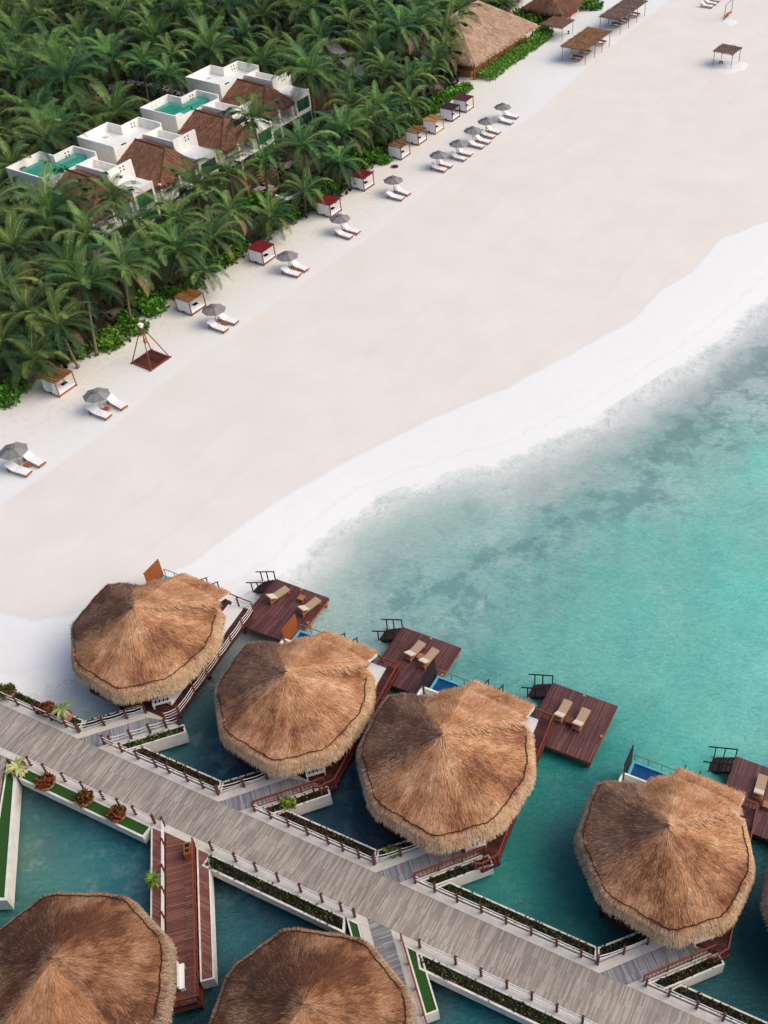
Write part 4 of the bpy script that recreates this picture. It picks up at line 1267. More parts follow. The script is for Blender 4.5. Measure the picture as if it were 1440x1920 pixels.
# ------------------------------------------------------------------ beach furniture (local x points to the sea)
RS = R(-28.0)
E1 = Vector((math.cos(R(62)), math.sin(R(62)), 0)); E2 = Vector((math.cos(RS), math.sin(RS), 0))


def place(px, z): q = at(px[0], px[1], z); return Vector((q.x, q.y, gz(q.x, q.y) + 0.0))


def make_umbrella():
    root = thing('beach_umbrella', '', 'umbrella', group='grey umbrellas along the beach')
    MB().tube([(0, 0, 0), (0, 0, 2.55)], 0.035, 7).build('pole', M['teak'], root)
    MB().box(-0.28, 0.28, -0.28, 0.28, 0, 0.08).build('base', M['concrete'], root)
    n = 8; r = 1.45; z0, z1 = 1.92, 2.52
    cv = MB(); cv2 = MB()
    for k in range(n):
        a, b = 2 * math.pi * (k + 0.5) / n, 2 * math.pi * (k + 1.5) / n
        for i in range(4):
            u0, u1 = i / 4, (i + 1) / 4
            def q(u, an, mid=False):
                zz = z1 - (z1 - z0) * (u ** 1.25); rr = r * u * (0.985 if mid else 1)
                return (rr * math.cos(an), rr * math.sin(an), zz - (0.03 * u if mid else 0))
            m_ = (a + b) / 2; ca = lin(140, 138, 136) if k % 2 else lin(128, 126, 125)
            for x, y, mx, my in ((a, m_, 0, 1), (m_, b, 1, 0)):
                s_ = 0.925 # panel middle sags inward
                P = [q(u1, x, mx), q(u1, y, my)] + ([q(u0, y, my), q(u0, x, mx)] if i else [q(0, x)])
                f = lambda p, mid: (p[0] * s_, p[1] * s_, p[2]) if mid else p
                P = [f(P[0], mx), f(P[1], my)] + ([f(P[2], my), f(P[3], mx)] if i else [P[2]])
                cv.face(P, ca)
    cvo = cv.build('canopy', M['canvas'], root)
    for k in range(n):
        a = 2 * math.pi * (k + 0.5) / n
        cv2.bar((0.05 * math.cos(a), 0.05 * math.sin(a), z1 - 0.03), (r * 0.98 * math.cos(a), r * 0.98 * math.sin(a), z0 - 0.03), 0.025, 0.025)
    cv2.build('ribs', M['teak'], root)
    vt = MB()
    for k in range(n):
        a, b = 2 * math.pi * (k + 0.5) / n, 2 * math.pi * (k + 1.5) / n
        vt.face([(0.42 * math.cos(a), 0.42 * math.sin(a), 2.49), (0.42 * math.cos(b), 0.42 * math.sin(b), 2.49), (0, 0, 2.62)], lin(112, 110, 110) if k % 2 else lin(124, 122, 121))
    vt.build('vent', M['canvas'], cvo)
    MB().tube([(0, 0, 2.6), (0, 0, 2.7)], 0.04, 6).build('finial', M['teak'], root)
    return root


M['canvas'] = m_attr('umbrella_canvas', 0.9, 0.08, 2.0, 0.1)


def make_beach_lounger():
    root = thing('beach_lounger', '', 'lounger', group='white sun loungers on the beach')
    L, Wd = 2.5, 0.9
    f = MB()
    for y in (-Wd / 2 + 0.04, Wd / 2 - 0.04): f.bar((-L / 2 + 0.1, y, 0.3), (L / 2, y, 0.3), 0.07, 0.1)
    for x in (-0.4, 0.3, L / 2 - 0.05): f.bar((x, -Wd / 2 + 0.04, 0.3), (x, Wd / 2 - 0.04, 0.3), 0.06, 0.08)
    f.box(L / 2 - 0.06, L / 2 + 0.12, -Wd / 2 + 0.04, Wd / 2 - 0.04, 0.24, 0.34)
    f.build('frame', M['orange_wood'], root)
    for x in (-L / 2 + 0.25, L / 2 - 0.15):
        for y in (-Wd / 2 + 0.06, Wd / 2 - 0.06): MB().box(x - 0.04, x + 0.04, y - 0.04, y + 0.04, 0, 0.28).build('leg', M['maroon'], root)
    m = MB(); m.box(-0.35, L / 2 - 0.02, -Wd / 2, Wd / 2, 0.355, 0.47); m.build('mattress', M['white_cloth'], root)
    b = MB()
    for y in (0,):
        b.face([(-0.351, -Wd / 2, 0.36), (-1.22, -Wd / 2, 0.84), (-1.22, Wd / 2, 0.84), (-0.351, Wd / 2, 0.36)])
        b.face([(-0.30, -Wd / 2, 0.47), (-0.30, Wd / 2, 0.47), (-1.16, Wd / 2, 0.95), (-1.16, -Wd / 2, 0.95)])
        for s in (-Wd / 2, Wd / 2): b.face([(-0.351, s, 0.36), (-0.30, s, 0.47), (-1.16, s, 0.95), (-1.22, s, 0.84)])
        b.face([(-1.22, -Wd / 2, 0.84), (-1.16, -Wd / 2, 0.95), (-1.16, Wd / 2, 0.95), (-1.22, Wd / 2, 0.84)])
    b.build('backrest', M['white_cloth'], root)
    s = MB()
    for y in (-0.3, 0.3): s.bar((-1.05, y, 0.72), (-1.15, y, 0.3), 0.05, 0.05)
    s.build('back_support', M['maroon'], root)
    return root


WHERE = ['at the left picture edge nearest the camera', 'beside the straw roofed cabana at the left', 'below the brown slatted cabana by the pole pyramid', 'beside the lone red roofed cabana',
         'below the middle red roofed cabana', 'below the farthest red roofed cabana', 'by the weathered roof cabana of the close row', 'by the patchy brown cabana of the close row',
         'by the tan roofed cabana of the close row', 'by the dark plum cabana of the close row', 'by the maroon cabana at the far end of the row']
UMB = [(23.5, 842), (180, 738), (400, 578), (538, 478), (637, 408), (737, 336), (822.5, 289), (859, 268), (886, 243), (912, 226), (942.5, 199)]
LNG = [((34, 879), (62, 860)), ((186, 773), (217.6, 754)), ((408, 612), (426.7, 598)), ((545, 510), (561, 499)), ((644, 438.5), (657.7, 430)), ((740.6, 367.7), (754, 358)),
       ((822, 314.6), (833, 307)), ((859, 294), (870, 285.4)), ((893, 271), (905, 262.5)), ((913.5, 252), (924, 244)), ((948, 226), (958, 215.6))]
TBL = {0: (50.5, 870), 1: (198.6, 765.6), 2: (420.7, 605), 3: (554.6, 505), 4: (651, 433), 6: (832, 313), 8: (898, 267), 9: (919, 247.5)}
um = make_umbrella(); lo = make_beach_lounger()
bt = make_table('beach_table', 'orange_wood', 0.62, 0.42); bt['group'] = 'small wooden tables between the beach loungers'
first = True
for i in range(11):
    q = place(UMB[i], 3.1); rz = RS + random.uniform(-0.3, 0.3)
    lb = 'grey octagonal beach umbrella ' + WHERE[i]
    if i == 0: um.location = q; um.rotation_euler.z = rz; um['label'] = lb
    else: dup(um, q, rz, lb)
    for k in (0, 1):
        q = place(LNG[i][k], 1.42); rz = RS + random.uniform(-0.12, 0.12) + (-0.03 if k else 0.05)
        lb = ('left' if k == 0 else 'right') + ' white beach lounger ' + WHERE[i]
        if i == 0 and k == 0: lo.location = q; lo.rotation_euler.z = rz; lo['label'] = lb
        else: dup(lo, q, rz, lb)
    if i in TBL:
        q = place(TBL[i], 1.4); lb = 'small orange brown lounger table ' + WHERE[i]
        if i == 0: bt.location = q; bt.rotation_euler.z = RS; bt['label'] = lb
        else: dup(bt, q, RS + random.uniform(-0.1, 0.1), lb)
for k, (p, w) in enumerate([((1325, 10), 'nearest'), ((1332, 4.5), 'middle'), ((1338, -1), 'farthest')]):
    dup(lo, place(p, 1.4), RS, w + ' of the white loungers at the top edge, far out on the sand', 'white sun loungers on the beach')


def cabana(px, label, roofmat, postmat, rz=RS):
    q = at(px[0], px[1], 2.85)
    root = thing('beach_cabana', label, 'cabana', (q.x, q.y, gz(q.x, q.y)), rz + random.uniform(-0.03, 0.03), 'four post daybed cabanas along the beach')
    X, Y, H = 1.12, 1.2, 1.86
    r = MB(); r.box(-X - 0.1, X + 0.1, -Y - 0.1, Y + 0.1, H, H + 0.07)
    ro = r.build('roof', M[roofmat], root)
    if roofmat in ('straw_roof', 'weathered_roof', 'tan_roof'):
        s = MB()
        for k in range(9): y = -Y + 2 * Y * k / 8; s.box(-X - 0.13, X + 0.13, y - 0.05, y + 0.05, H + 0.071, H + 0.11)
        s.build('roof_battens', M[roofmat], ro)
    for x in (-X, X):
        for y in (-Y, Y): MB().box(x - 0.05, x + 0.05, y - 0.05, y + 0.05, 0, H).build('post', M[postmat], root)
    f = MB()
    f.box(-X - 0.02, X + 0.02, -Y - 0.02, Y + 0.02, 0.12, 0.28)
    f.build('bed_frame', M[postmat], root)
    m = MB(); m.box(-X + 0.06, X - 0.02, -Y + 0.06, Y - 0.06, 0.28, 0.5); mo = m.build('mattress', M['white_cloth'], root)
    pl = MB(); pl.box(0.05, 0.45, 0.1, 0.75, 0.5, 0.58); pl.build('pillow', M['navy'], mo)
    for nm, (x0, x1, y0, y1) in (('curtain', (-X + 0.05, X - 0.05, -Y - 0.03, -Y + 0.0)), ('curtain', (-X - 0.03, -X, -Y + 0.05, Y - 0.05))):
        c = MB(); n = 14
        for k in range(n):
            u0, u1 = k / n, (k + 1) / n; w0, w1 = 0.03 * math.sin(k * 2.2), 0.03 * math.sin((k + 1) * 2.2)
            if x1 - x0 > 1: a, b = (x0 + (x1 - x0) * u0, y0 + w0), (x0 + (x1 - x0) * u1, y0 + w1)
            else: a, b = (x0 + w0, y0 + (y1 - y0) * u0), (x0 + w1, y0 + (y1 - y0) * u1)
            c.face([(*a, 0.2), (*b, 0.2), (*b, H - 0.02), (*a, H - 0.02)])
        c.build(nm, M['white_cloth'], root)
    MB().box(-0.25, 0.1, -Y - 0.07, -Y - 0.05, 0.2, 0.34).build('tie_band', M['navy'], root)
    return root


CAB = [((104.5, 702.7), 'cabana with straw brown roof under the palm at the far left', 'straw_roof', 'orange_wood'), ((354, 554), 'cabana with brown slatted roof partly under a palm, right of the pole pyramid', 'straw_roof', 'redwood'),
       ((488.5, 462.5), 'red roofed cabana standing alone in front of low palms', 'red_roof', 'redwood'), ((615, 375.5), 'red roofed cabana with palm fronds over its left corner, middle of three', 'red_roof', 'redwood'),
       ((678, 327), 'red roofed cabana half hidden by a drooping palm, farthest of the three red ones', 'red_roof', 'redwood'), ((747.5, 270), 'cabana with grey and orange weathered slats on its roof, first of the close row', 'weathered_roof', 'grey_post'),
       ((779.5, 243.5), 'cabana with patchy brown slatted roof, second of the close row', 'weathered_roof', 'redwood'), ((812, 223), 'cabana with pale tan striped roof, third of the close row', 'tan_roof', 'teak'),
       ((843, 200), 'cabana with dark plum roof and open sides, fourth of the close row', 'plum_roof', 'maroon_dark'), ((869, 183.5), 'cabana with maroon roof at the far end of the close row', 'maroon_roof', 'redwood')]
for c in CAB: cabana(*c)

# pole pyramid
q = at(283, 674, 1.15)
root = thing('pole_pyramid', 'open pyramid of four red poles over a dark red square platform on the sand', 'pole pyramid', (q.x, q.y, 0.98), R(-30))
S = 1.45
MB().box(-S, S, -S, S, 0.08, 0.16).build('platform', M['terrace'], root)
f = MB()
for a in (-S, S): f.box(a - 0.07, a + 0.07, -S - 0.2, S + 0.2, 0.0, 0.18); f.box(-S + 0.08, S - 0.08, a - 0.07, a + 0.07, 0.0, 0.175)
f.build('frame', M['redwood'], root)
for x in (-S, S):
    for y in (-S, S): MB().tube([(x, y, 0.15), (x * 0.03, y * 0.03, 4.5)], 0.06, 7).build('pole', M['redwood'], root)
cp = MB()
for z0, z1, r0, r1 in ((4.4, 4.85, 0.17, 0.36), (4.85, 4.9, 0.36, 0.34)):
    for k in range(4):
        a, b = math.pi / 4 + k * math.pi / 2, math.pi / 4 + (k + 1) * math.pi / 2
        cp.face([(r0 * math.cos(a), r0 * math.sin(a), z0), (r0 * math.cos(b), r0 * math.sin(b), z0), (r1 * math.cos(b), r1 * math.sin(b), z1), (r1 * math.cos(a), r1 * math.sin(a), z1)])
cp.face([(0.34 * math.cos(math.pi / 4 + k * math.pi / 2), 0.3 * math.sin(math.pi / 4 + k * math.pi / 2), 4.9) for k in range(4)])
cp.build('cap', M['plaster'], root)
lp = MB(); lp.tube([(0, 0, 4.4), (0, 0, 2.95)], 0.015, 5); lp.tube([(0, 0, 2.95), (0, 0, 2.75), (0, 0, 2.5), (0, 0, 2.4)], [0.08, 0.24, 0.24, 0.14], 9)
lp.build('hanging_lantern', M['teak'], root)
# fire ring dark patch
q = at(740, 313, 1.0)
root = thing('fire_pit', 'small dark fire pit ringed with sticks on the sand between the cabanas and an umbrella', 'fire pit', (q.x, q.y, 1.0))
MB().tube([(0, 0, 0.0), (0, 0, 0.05)], 0.42, 14).build('ash_bed', M['black'], root)
for k in range(9):
    a = k * 0.7; MB().tube([(0.55 * math.cos(a), 0.55 * math.sin(a), 0.06), (0.55 * math.cos(a + 0.6), 0.55 * math.sin(a + 0.6), 0.12)], 0.06, 5).build('stick', M['grey_post'], root)


# palapas: flat roofs of dry palm leaf on thin posts
def leafroof(mb, X, Y, z, n, pal):
    for _ in range(n):
        x, y = random.uniform(-X, X), random.uniform(-Y, Y)
        a = random.gauss(0, 0.5) + (math.pi if random.random() < 0.5 else 0)
        d = Vector((math.cos(a), math.sin(a), random.uniform(-0.06, 0.06))); L = random.uniform(0.35, 0.8); s = Vector((-d.y, d.x, 0)) * random.uniform(0.03, 0.07)
        p = Vector((x, y, z + random.uniform(0, 0.13) + 0.05 * math.sin(x * 2)))
        c = vary(random.choice(pal), 0.3)
        mb.face([p - s, p + s, p + d * L + s * 0.3, p + d * L - s * 0.3], c)
    for _ in range(n // 7):
        side = random.choice('xyXY'); x = random.uniform(-X, X); y = random.uniform(-Y, Y)
        if side in 'xX': x = X if side == 'X' else -X
        else: y = Y if side == 'Y' else -Y
        p = Vector((x, y, z)); d = Vector((random.gauss(0, 0.3) + (0.5 * x / X if side in 'xX' else 0), random.gauss(0, 0.3) + (0.5 * y / Y if side in 'yY' else 0), -0.8)) * random.uniform(0.2, 0.45)
        s = Vector((0.05, 0.05, 0)); mb.face([p - s, p + s, p + d], vary(random.choice(pal), 0.3))


STRAWP = [lin(150, 112, 80), lin(128, 92, 66), lin(176, 138, 100), lin(108, 80, 62), lin(160, 122, 86)]
GREYP = [lin(132, 112, 98), lin(112, 92, 80), lin(152, 132, 114), lin(92, 76, 66)]


def palapa(label, cx, X, Y, z, posts, pal, rz):
    root = thing('palapa', label, 'palapa', (cx.x, cx.y, 0.98), rz, 'flat leaf roofed palapas on the beach')
    r = MB(); r.box(-X * 0.98, X * 0.98, -Y * 0.98, Y * 0.98, z - 0.04, z + 0.02, vary(pal[1], 0.05)); leafroof(r, X, Y, z, int(150 * X * Y * 4 / 8), pal)
    r.build('leaf_roof', M['dry_leaf'], root)
    b = MB()
    for y in (-Y * 0.95, 0, Y * 0.95): b.bar((-X, y, z - 0.1), (X, y, z - 0.1), 0.08, 0.08)
    for x in (-X * 0.95, X * 0.95): b.bar((x, -Y, z - 0.17), (x, Y, z - 0.17), 0.08, 0.08)
    b.build('beams', M['grey_post'], root)
    for x, y in posts: MB().tube([(x, y, 0), (x, y, z - 0.04)], 0.055, 6).build('post', M['grey_post'], root)
    return root


RP = R(62)     # local x runs along the shore
def mid(a, b): return (a + b) / 2
pc = Vector((11.6, 193.0, 0))
palapa('long tan palapa with dry leaf roof over picnic tables, nearer of the two', pc, 5.8, 2.5, 2.72, [(-5.2, -2.3), (-5.2, 2.3), (-1.2, -2.3), (1.9, -2.3), (5.2, -2.3), (5.2, 2.3), (-1.2, 2.3), (1.9, 2.3)], STRAWP, RP)
palapa('long greyish palapa over picnic tables at the top edge', Vector((19.6, 209.9, 0)), 6.6, 2.3, 2.72, [(-6.2, 2.1), (-6.2, -2.1), (-2.2, -2.1), (1.8, -2.1), (5.8, -2.1), (5.8, 2.1), (-2.2, 2.1), (1.8, 2.1)], GREYP, RP)
palapa('small brown palapa beside the hedge and the second thatched building', Vector((6.6, 202.6, 0)), 2.7, 2.3, 2.5, [(-2.3, -2.1), (-2.3, 2.1), (2.3, -2.1), (2.3, 2.1)], GREYP[:2] + STRAWP[:2], RP)
palapa('small square palapa standing alone on a pale mound of sand at the upper right', Vector((36.5, 187.8, 0)), 2.1, 1.9, 2.62, [(-1.8, -1.7), (-1.8, 1.7), (1.8, -1.7), (1.8, 1.7)], GREYP, R(58))
q = Vector((36.6, 187.0))
md = MB(); n = 40
for k in range(n):
    a, b = 2 * math.pi * k / n, 2 * math.pi * (k + 1) / n
    f_ = lambda an: 1 + 0.08 * math.sin(3 * an + 1) + 0.05 * math.sin(7 * an)
    for r0, r1, z0, z1 in ((0, 2.6, 0.17, 0.12), (2.6, 4.1, 0.12, -0.06)):
        pts = [(r1 * f_(a) * math.cos(a), r1 * f_(a) * math.sin(a), z1), (r1 * f_(b) * math.cos(b), r1 * f_(b) * math.sin(b), z1)]
        if r0: pts += [(r0 * f_(b) * math.cos(b), r0 * f_(b) * math.sin(b), z0), (r0 * f_(a) * math.cos(a), r0 * f_(a) * math.sin(a), z0)]
        else: pts += [(0, 0, z0)]
        md.face(pts)
M['white_sand'] = m_plain('loose_white_sand', lin(234, 235, 233), 0.03, 2, 0.9, 0.1)
o = md.build('sand_mound', M['white_sand']); o.location = (q.x, q.y, 0.98); o['kind'] = 'structure'
o2 = o.copy(); col.objects.link(o2); o2.location = (40.4, 210.5, 0.98); o2.scale = (0.45, 0.6, 0.6)


def picnic():
    root = thing('picnic_table', '', 'picnic table', group='red brown picnic tables under the palapas')
    MB().box(-0.95, 0.95, -0.38, 0.38, 0.68, 0.75).build('tabletop', M['maroon'], root)
    for y in (-0.75, 0.75): MB().box(-0.95, 0.95, y - 0.14, y + 0.14, 0.4, 0.45).build('bench', M['maroon'], root)
    for x in (-0.7, 0.7):
        l = MB(); l.bar((x, -0.6, 0), (x, -0.2, 0.68), 0.07, 0.07); l.bar((x, 0.6, 0), (x, 0.2, 0.68), 0.07, 0.07); l.bar((x, -0.75, 0.37), (x, 0.75, 0.37), 0.06, 0.06)
        l.build('leg_frame', M['orange_wood'], root)
    return root


pt = picnic()
PK = [((500 / 6 + 1000, 640 / 6), 'picnic table at the near end of the tan palapa'), ((582 / 6 + 1000, 572 / 6), 'picnic table in the middle under the tan palapa'), ((757 / 6 + 1000, 462 / 6), 'picnic table at the far end of the tan palapa'),
      ((932 / 6 + 1000, 268 / 6), 'picnic table at the near end of the greyish palapa'), ((1022 / 6 + 1000, 218 / 6), 'picnic table in the middle under the greyish palapa'), ((1142 / 6 + 1000, 152 / 6), 'picnic table at the far end of the greyish palapa')]
for i, (p, lb) in enumerate(PK):
    q = at(p[0], p[1], 1.6)
    if i == 0: pt.location = (q.x, q.y, 1.0); pt.rotation_euler.z = RS; pt['label'] = lb
    else: dup(pt, (q.x, q.y, 1.0), RS, lb)
# small table under the lone palapa
st_ = make_table('beach_table', 'grey_post', 0.6, 0.5); q = at(1352, 116, 1.4); st_.location = (q.x, q.y, 1.0); st_['label'] = 'small grey table in the shade of the lone square palapa'
# bin-like chess piece stool near the small palapa
q = at(1066, 60, 1.3)
sr = thing('stool', 'small dark stool on the sand below the small brown palapa', 'stool', (q.x, q.y, 1.0))
MB().tube([(0, 0, 0.42), (0, 0, 0.5)], 0.22, 10).build('seat', M['maroon_dark'], sr); MB().tube([(0, 0, 0.02), (0, 0, 0.2), (0, 0, 0.42)], [0.2, 0.08, 0.16], 8).build('pedestal', M['maroon_dark'], sr)
# swing
sw = thing('beach_swing', 'two post beach swing with an orange seat at the top right', 'swing', (40.6, 213.5, 0.98), math.atan2(4.9, 2.3))
for x in (-2.5, 2.5): MB().tube([(x, 0, 0), (x * 0.98, 0, 2.9)], 0.06, 6).build('post', M['grey_post'], sw)
MB().tube([(-2.6, 0, 2.85), (2.6, 0, 2.85)], 0.05, 6).build('beam', M['grey_post'], sw)
MB().box(-1.6, 1.2, -0.3, 0.3, 0.5, 0.58).build('seat', M['orange_wood'], sw)
MB().box(-1.6, 1.2, -0.36, -0.3, 0.6, 1.05).build('backrest', M['orange_wood'], sw)
for x in (-1.5, 1.1): MB().tube([(x, 0, 0.55), (x * 1.02, 0, 2.82)], 0.02, 5).build('rope', M['rope_white'], sw)


# ------------------------------------------------------------------ thatched halls behind the beach
def hip_roof(mb, X, Y, z0, z1, ridge, n, pal, thick=0.5, seed=1):
    """hip roof over [-X,X]x[-Y,Y], ridge half length along x"""
    c = [Vector((-X, -Y, z0)), Vector((X, -Y, z0)), Vector((X, Y, z0)), Vector((-X, Y, z0))]
    r0, r1 = Vector((-ridge, 0, z1)), Vector((ridge, 0, z1))
    faces = [[c[0], c[1], r1, r0], [c[1], c[2], r1], [c[2], c[3], r0, r1], [c[3], c[0], r0]]
    for f in faces:
        mb.face(f, pal[0])
        nrm = (f[1] - f[0]).cross(f[-1] - f[0]).normalized()
        if nrm.z < 0: nrm = -nrm
        fall = (Vector((0, 0, -1)) + nrm * nrm.z).normalized()
        top = f[2:] if len(f) == 4 else [f[2], f[2]]
        mb.face([f[0], f[0] - Vector((0, 0, thick)), f[1] - Vector((0, 0, thick)), f[1]], pal[1])
        ar = (f[1] - f[0]).length
        for _ in range(int(n * ar)):
            u = random.random(); v = 1 - math.sqrt(random.random()) if len(f) == 3 else random.random()
            a = f[0].lerp(f[1], u); b = (top[1].lerp(top[0], u)) if len(f) == 4 else f[2]
            P = a.lerp(b, v)
            k = mnoise.noise(P * 0.5 + Vector((seed, 0, 0))) + random.gauss(0, 0.35)
            cc = pal[0] if k < 0 else (pal[2] if k < 0.5 else pal[3])
            d = (fall + Vector((random.gauss(0, 0.15), random.gauss(0, 0.15), 0))).normalized()
            straw(mb, P, d, nrm, random.uniform(0.4, 0.9), random.uniform(0.06, 0.11), vary(cc, 0.14), 0.05)
        for _ in range(int(14 * ar)):
            P = f[0].lerp(f[1], random.random()); out = Vector((fall.x, fall.y, 0)).normalized()
            straw(mb, P, (out * 0.35 + Vector((random.gauss(0, 0.15), random.gauss(0, 0.15), -0.9))).normalized(), out, random.uniform(0.3, thick + 0.25), 0.09, vary(random.choice(pal), 0.15), 0.02)


PINKY = [lin(182, 150, 126), lin(158, 126, 104), lin(198, 168, 142), lin(212, 184, 158)]
BRN = [lin(118, 84, 66), lin(96, 68, 54), lin(136, 98, 76), lin(152, 116, 92)]
c0 = Vector((-8.2, 179.3, 0)); LX, LY = 11.6, 8.2
cc = c0 + E1 * LX - E2 * LY
root = thing('thatched_hall', 'big thatched hall with a long pale brown hip roof behind the clipped hedge', 'building', (cc.x, cc.y, 1.0), R(62))
mb = MB(); hip_roof(mb, LX, LY, 3.0, 8.0, 4.0, 200, PINKY, 0.55); mb.build('roof', M['thatch'], root)
mb = MB(); mb.box(-LX + 1.2, LX - 1.2, -LY + 1.6, LY - 1.2, 0, 1.0); mb.build('wall', M['teak'], root)
for x in (-LX + 0.7, -LX / 2, 0, LX / 2, LX - 0.7):
    for y in (-LY + 0.6, LY - 0.6): MB().tube([(x, y, 0), (x, y, 3.2)], 0.14, 7).build('post', M['orange_wood'], root)
for y in (-4, 0, 4): MB().tube([(-LX + 0.7, y, 0), (-LX + 0.7, y, 3.2)], 0.14, 7).build('post', M['orange_wood'], root)
root = thing('thatched_bar', 'dark brown thatched bar with thick fringe at the top edge beyond the hedge', 'building', (6.2, 214.2, 1.0), R(62))
mb = MB(); hip_roof(mb, 5.4, 4.0, 2.6, 5.2, 2.2, 180, BRN, 0.8, 5); mb.build('roof', M['thatch'], root)
mb = MB(); mb.box(-4.4, 4.4, -3, 3, 0, 1.0); mb.build('counter', M['redwood'], root)
for x in (-4.7, 0, 4.7):
    for y in (-3.5, 3.5): MB().tube([(x, y, 0), (x, y, 2.7)], 0.13, 7).build('post', M['redwood'], root)
# small house between the palms
q = at(608, 196, 2.6)
root = thing('garden_house', 'small pale walled house with a thatched roof among the palms right of the villas', 'house', (q.x, q.y, 1.0), R(62))
MB().box(-2.2, 2.2, -2, 2, 0, 2.6).build('wall', M['plaster'], root)
mb = MB(); hip_roof(mb, 2.9, 2.7, 2.5, 4.4, 0.8, 130, BRN, 0.35, 9); mb.build('roof', M['thatch'], root)
MB().box(-2.26, -2.2, -0.5, 0.4, 0.2, 2.0).build('door', M['maroon'], root)
MB().box(0.4, 1.4, -2.05, -2.0, 0.9, 1.9).build('window', M['black'], root)


# ------------------------------------------------------------------ white villas: local x to the sea, local y along the shore
def villa(label, origin, pool, lower=True):
    root = thing('white_villa', label, 'villa', (origin.x, origin.y, 0.95), math.atan2(E2.y, E2.x), 'white villas in the palm grove')
    Z = lambda z: z - 0.95
    zt, zf = Z(8.0), Z(6.7)
    w = MB()
    # back block: an L shaped roof terrace inside parapets
    Lp = [(0, 0), (6.9, 0), (6.9, 9.4), (2.6, 9.4), (2.6, 5.9), (0, 5.9)]
    def seg(x0, x1, y0, y1, z0, z1): w.box(x0, x1, y0, y1, z0, z1)
    t = 0.22
    w.box(0.0, 6.9, 0.0, 5.9, 0, zf); w.box(2.6, 6.9, 5.901, 9.4, 0, zf - 0.001)
    seg(0, t, 0, 5.9, zf, zt); seg(t, 6.9, 0, t, zf, zt); seg(t, 2.6 + t, 5.9 - t, 5.9, zf, zt)
    seg(2.6, 2.6 + t, 5.9, 9.4, zf, zt - 0.002); seg(2.6 + t, 6.9, 9.4 - t, 9.4, zf, zt)
    seg(6.9 - t, 6.9, t, 9.4 - t, zf, zt - 0.55)
    # middle parapet block, tower wall, front block
    zb = Z(7.7)
    w.box(6.901, 12.8, 5.6, 5.6 + t, Z(4.8), zb); w.box(6.901, 12.8, 5.6 + t, 8.8, 0, Z(6.2)); w.box(6.901, 12.6, 8.6, 8.8, Z(6.2), zb - 0.5)
    w.box(12.6, 12.82, 5.35, 9.9, Z(5.0), zt - 0.05)
    w.box(12.821, 16.9, 5.2, 8.95, 0, Z(6.05)); w.box(12.821, 16.9, 5.2, 5.4, Z(6.05), Z(6.2)); w.box(16.7, 16.9, 5.4, 8.95, Z(6.05), Z(6.199))
    # low front block left
    w.box(6.901, 14.5, -1.0, 5.1, 0, Z(3.3))
    for x, y in ((15.8, -1.5), (16.4, 1.6), (16.4, 4.8)): w.box(x - 0.16, x + 0.16, y - 0.16, y + 0.16, 0, Z(5.2))
    w.box(14.501, 17.0, -1.6, 5.1, Z(3.0), Z(3.2))
    wo = w.build('wall', M['plaster'], root)
    fl = MB(); fl.box(t + 0.01, 6.68, t + 0.01, 5.67, zf, zf + 0.02); fl.box(12.84, 16.68, 5.42, 8.9, Z(6.05), Z(6.07)); fl.box(2.84, 6.67, 5.7, 9.17, zf, zf + 0.019); fl.box(7, 12.5, 5.84, 8.58, Z(6.2), Z(6.22))
    fl.build('roof_terrace', M['plaster_in'], root)
    if pool:
        pm = MB(); pm.box(0.9, 5.0, 0.9, 5.2, zf + 0.02, zf + 0.55); pm.box(3.2, 5.2, 5.3, 8.9, zf + 0.02, zf + 0.54)
        pm.build('roof_pool', M['green_pool'], root)
        MB().box(5.1, 5.9, 1.2, 2.6, zf + 0.02, zf + 0.6).build('pool_step', M['plaster_in'], root)
    else:
        MB().box(5.6, 6.6, 2.5, 3.3, zf + 0.02, zf + 0.4).build('stair_opening', M['black'], root)
        MB().box(0.8, 1.6, 3.6, 4.2, zf + 0.02, zf + 0.12).build('roof_hatch', M['concrete'], root)
    # four square holes in the step wall and the tower
    for (x, y0, nx) in ((2.6 - 0.006, 7.5, -1), (2.6 + t + 0.006, 7.5, 1), (12.82 + 0.006, 7.6, 1)):
        for dy in (0, 0.55):
            for dz in (0, 0.45):
                MB().box(x - 0.008, x + 0.008, y0 + dy, y0 + dy + 0.22, zt - 0.95 + dz, zt - 0.73 + dz).build('wall_hole', M['black'], root)
    for x in (5.2, 6.1): MB().box(x, x + 0.4, -0.012, 0.004, Z(3.9), Z(4.7)).build('small_window', M['black'], root)
    # windows of the front block
    for z0, z1 in ((Z(3.6), Z(5.3)), (Z(1.4), Z(2.9))):
        wn = MB().box(16.89, 16.93, 5.6, 8.5, z0, z1).build('window', M['glass_green'], root)
        f = MB()
        for y in (5.6, 7.05, 8.5): f.box(16.931, 16.96, y - 0.04, y + 0.04, z0, z1)
        for z in (z0, z1): f.box(16.931, 16.955, 5.6, 8.5, z - 0.04, z + 0.04)
        f.build('frame', M['metal'], wn)
    # balcony with glass rail under the thatch
    br = MB()
    for z in (Z(3.7), Z(4.2)): br.bar((17.0, -1.5, z), (17.0, 5.1, z), 0.05, 0.05)
    for y in (-1.5, 0.6, 2.8, 5.1): br.bar((17.0, y, Z(3.2)), (17.0, y, Z(4.2)), 0.05, 0.05)
    br.build('balcony_rail', M['metal'], root)
    # thatched part
    th = MB()
    zr, ze = Z(7.55), Z(5.2)
    A0, A1 = Vector((6.95, 4.0, zr)), Vector((12.2, 4.2, zr - 0.3))
    B0, B1, B2 = Vector((6.95, -1.5, ze)), Vector((16.0, -1.8, ze - 0.3)), Vector((16.75, 5.15, ze + 0.25)); D0 = Vector((6.95, 5.57, zr - 0.5)); D1 = Vector((13.2, 5.15, zr - 0.75))
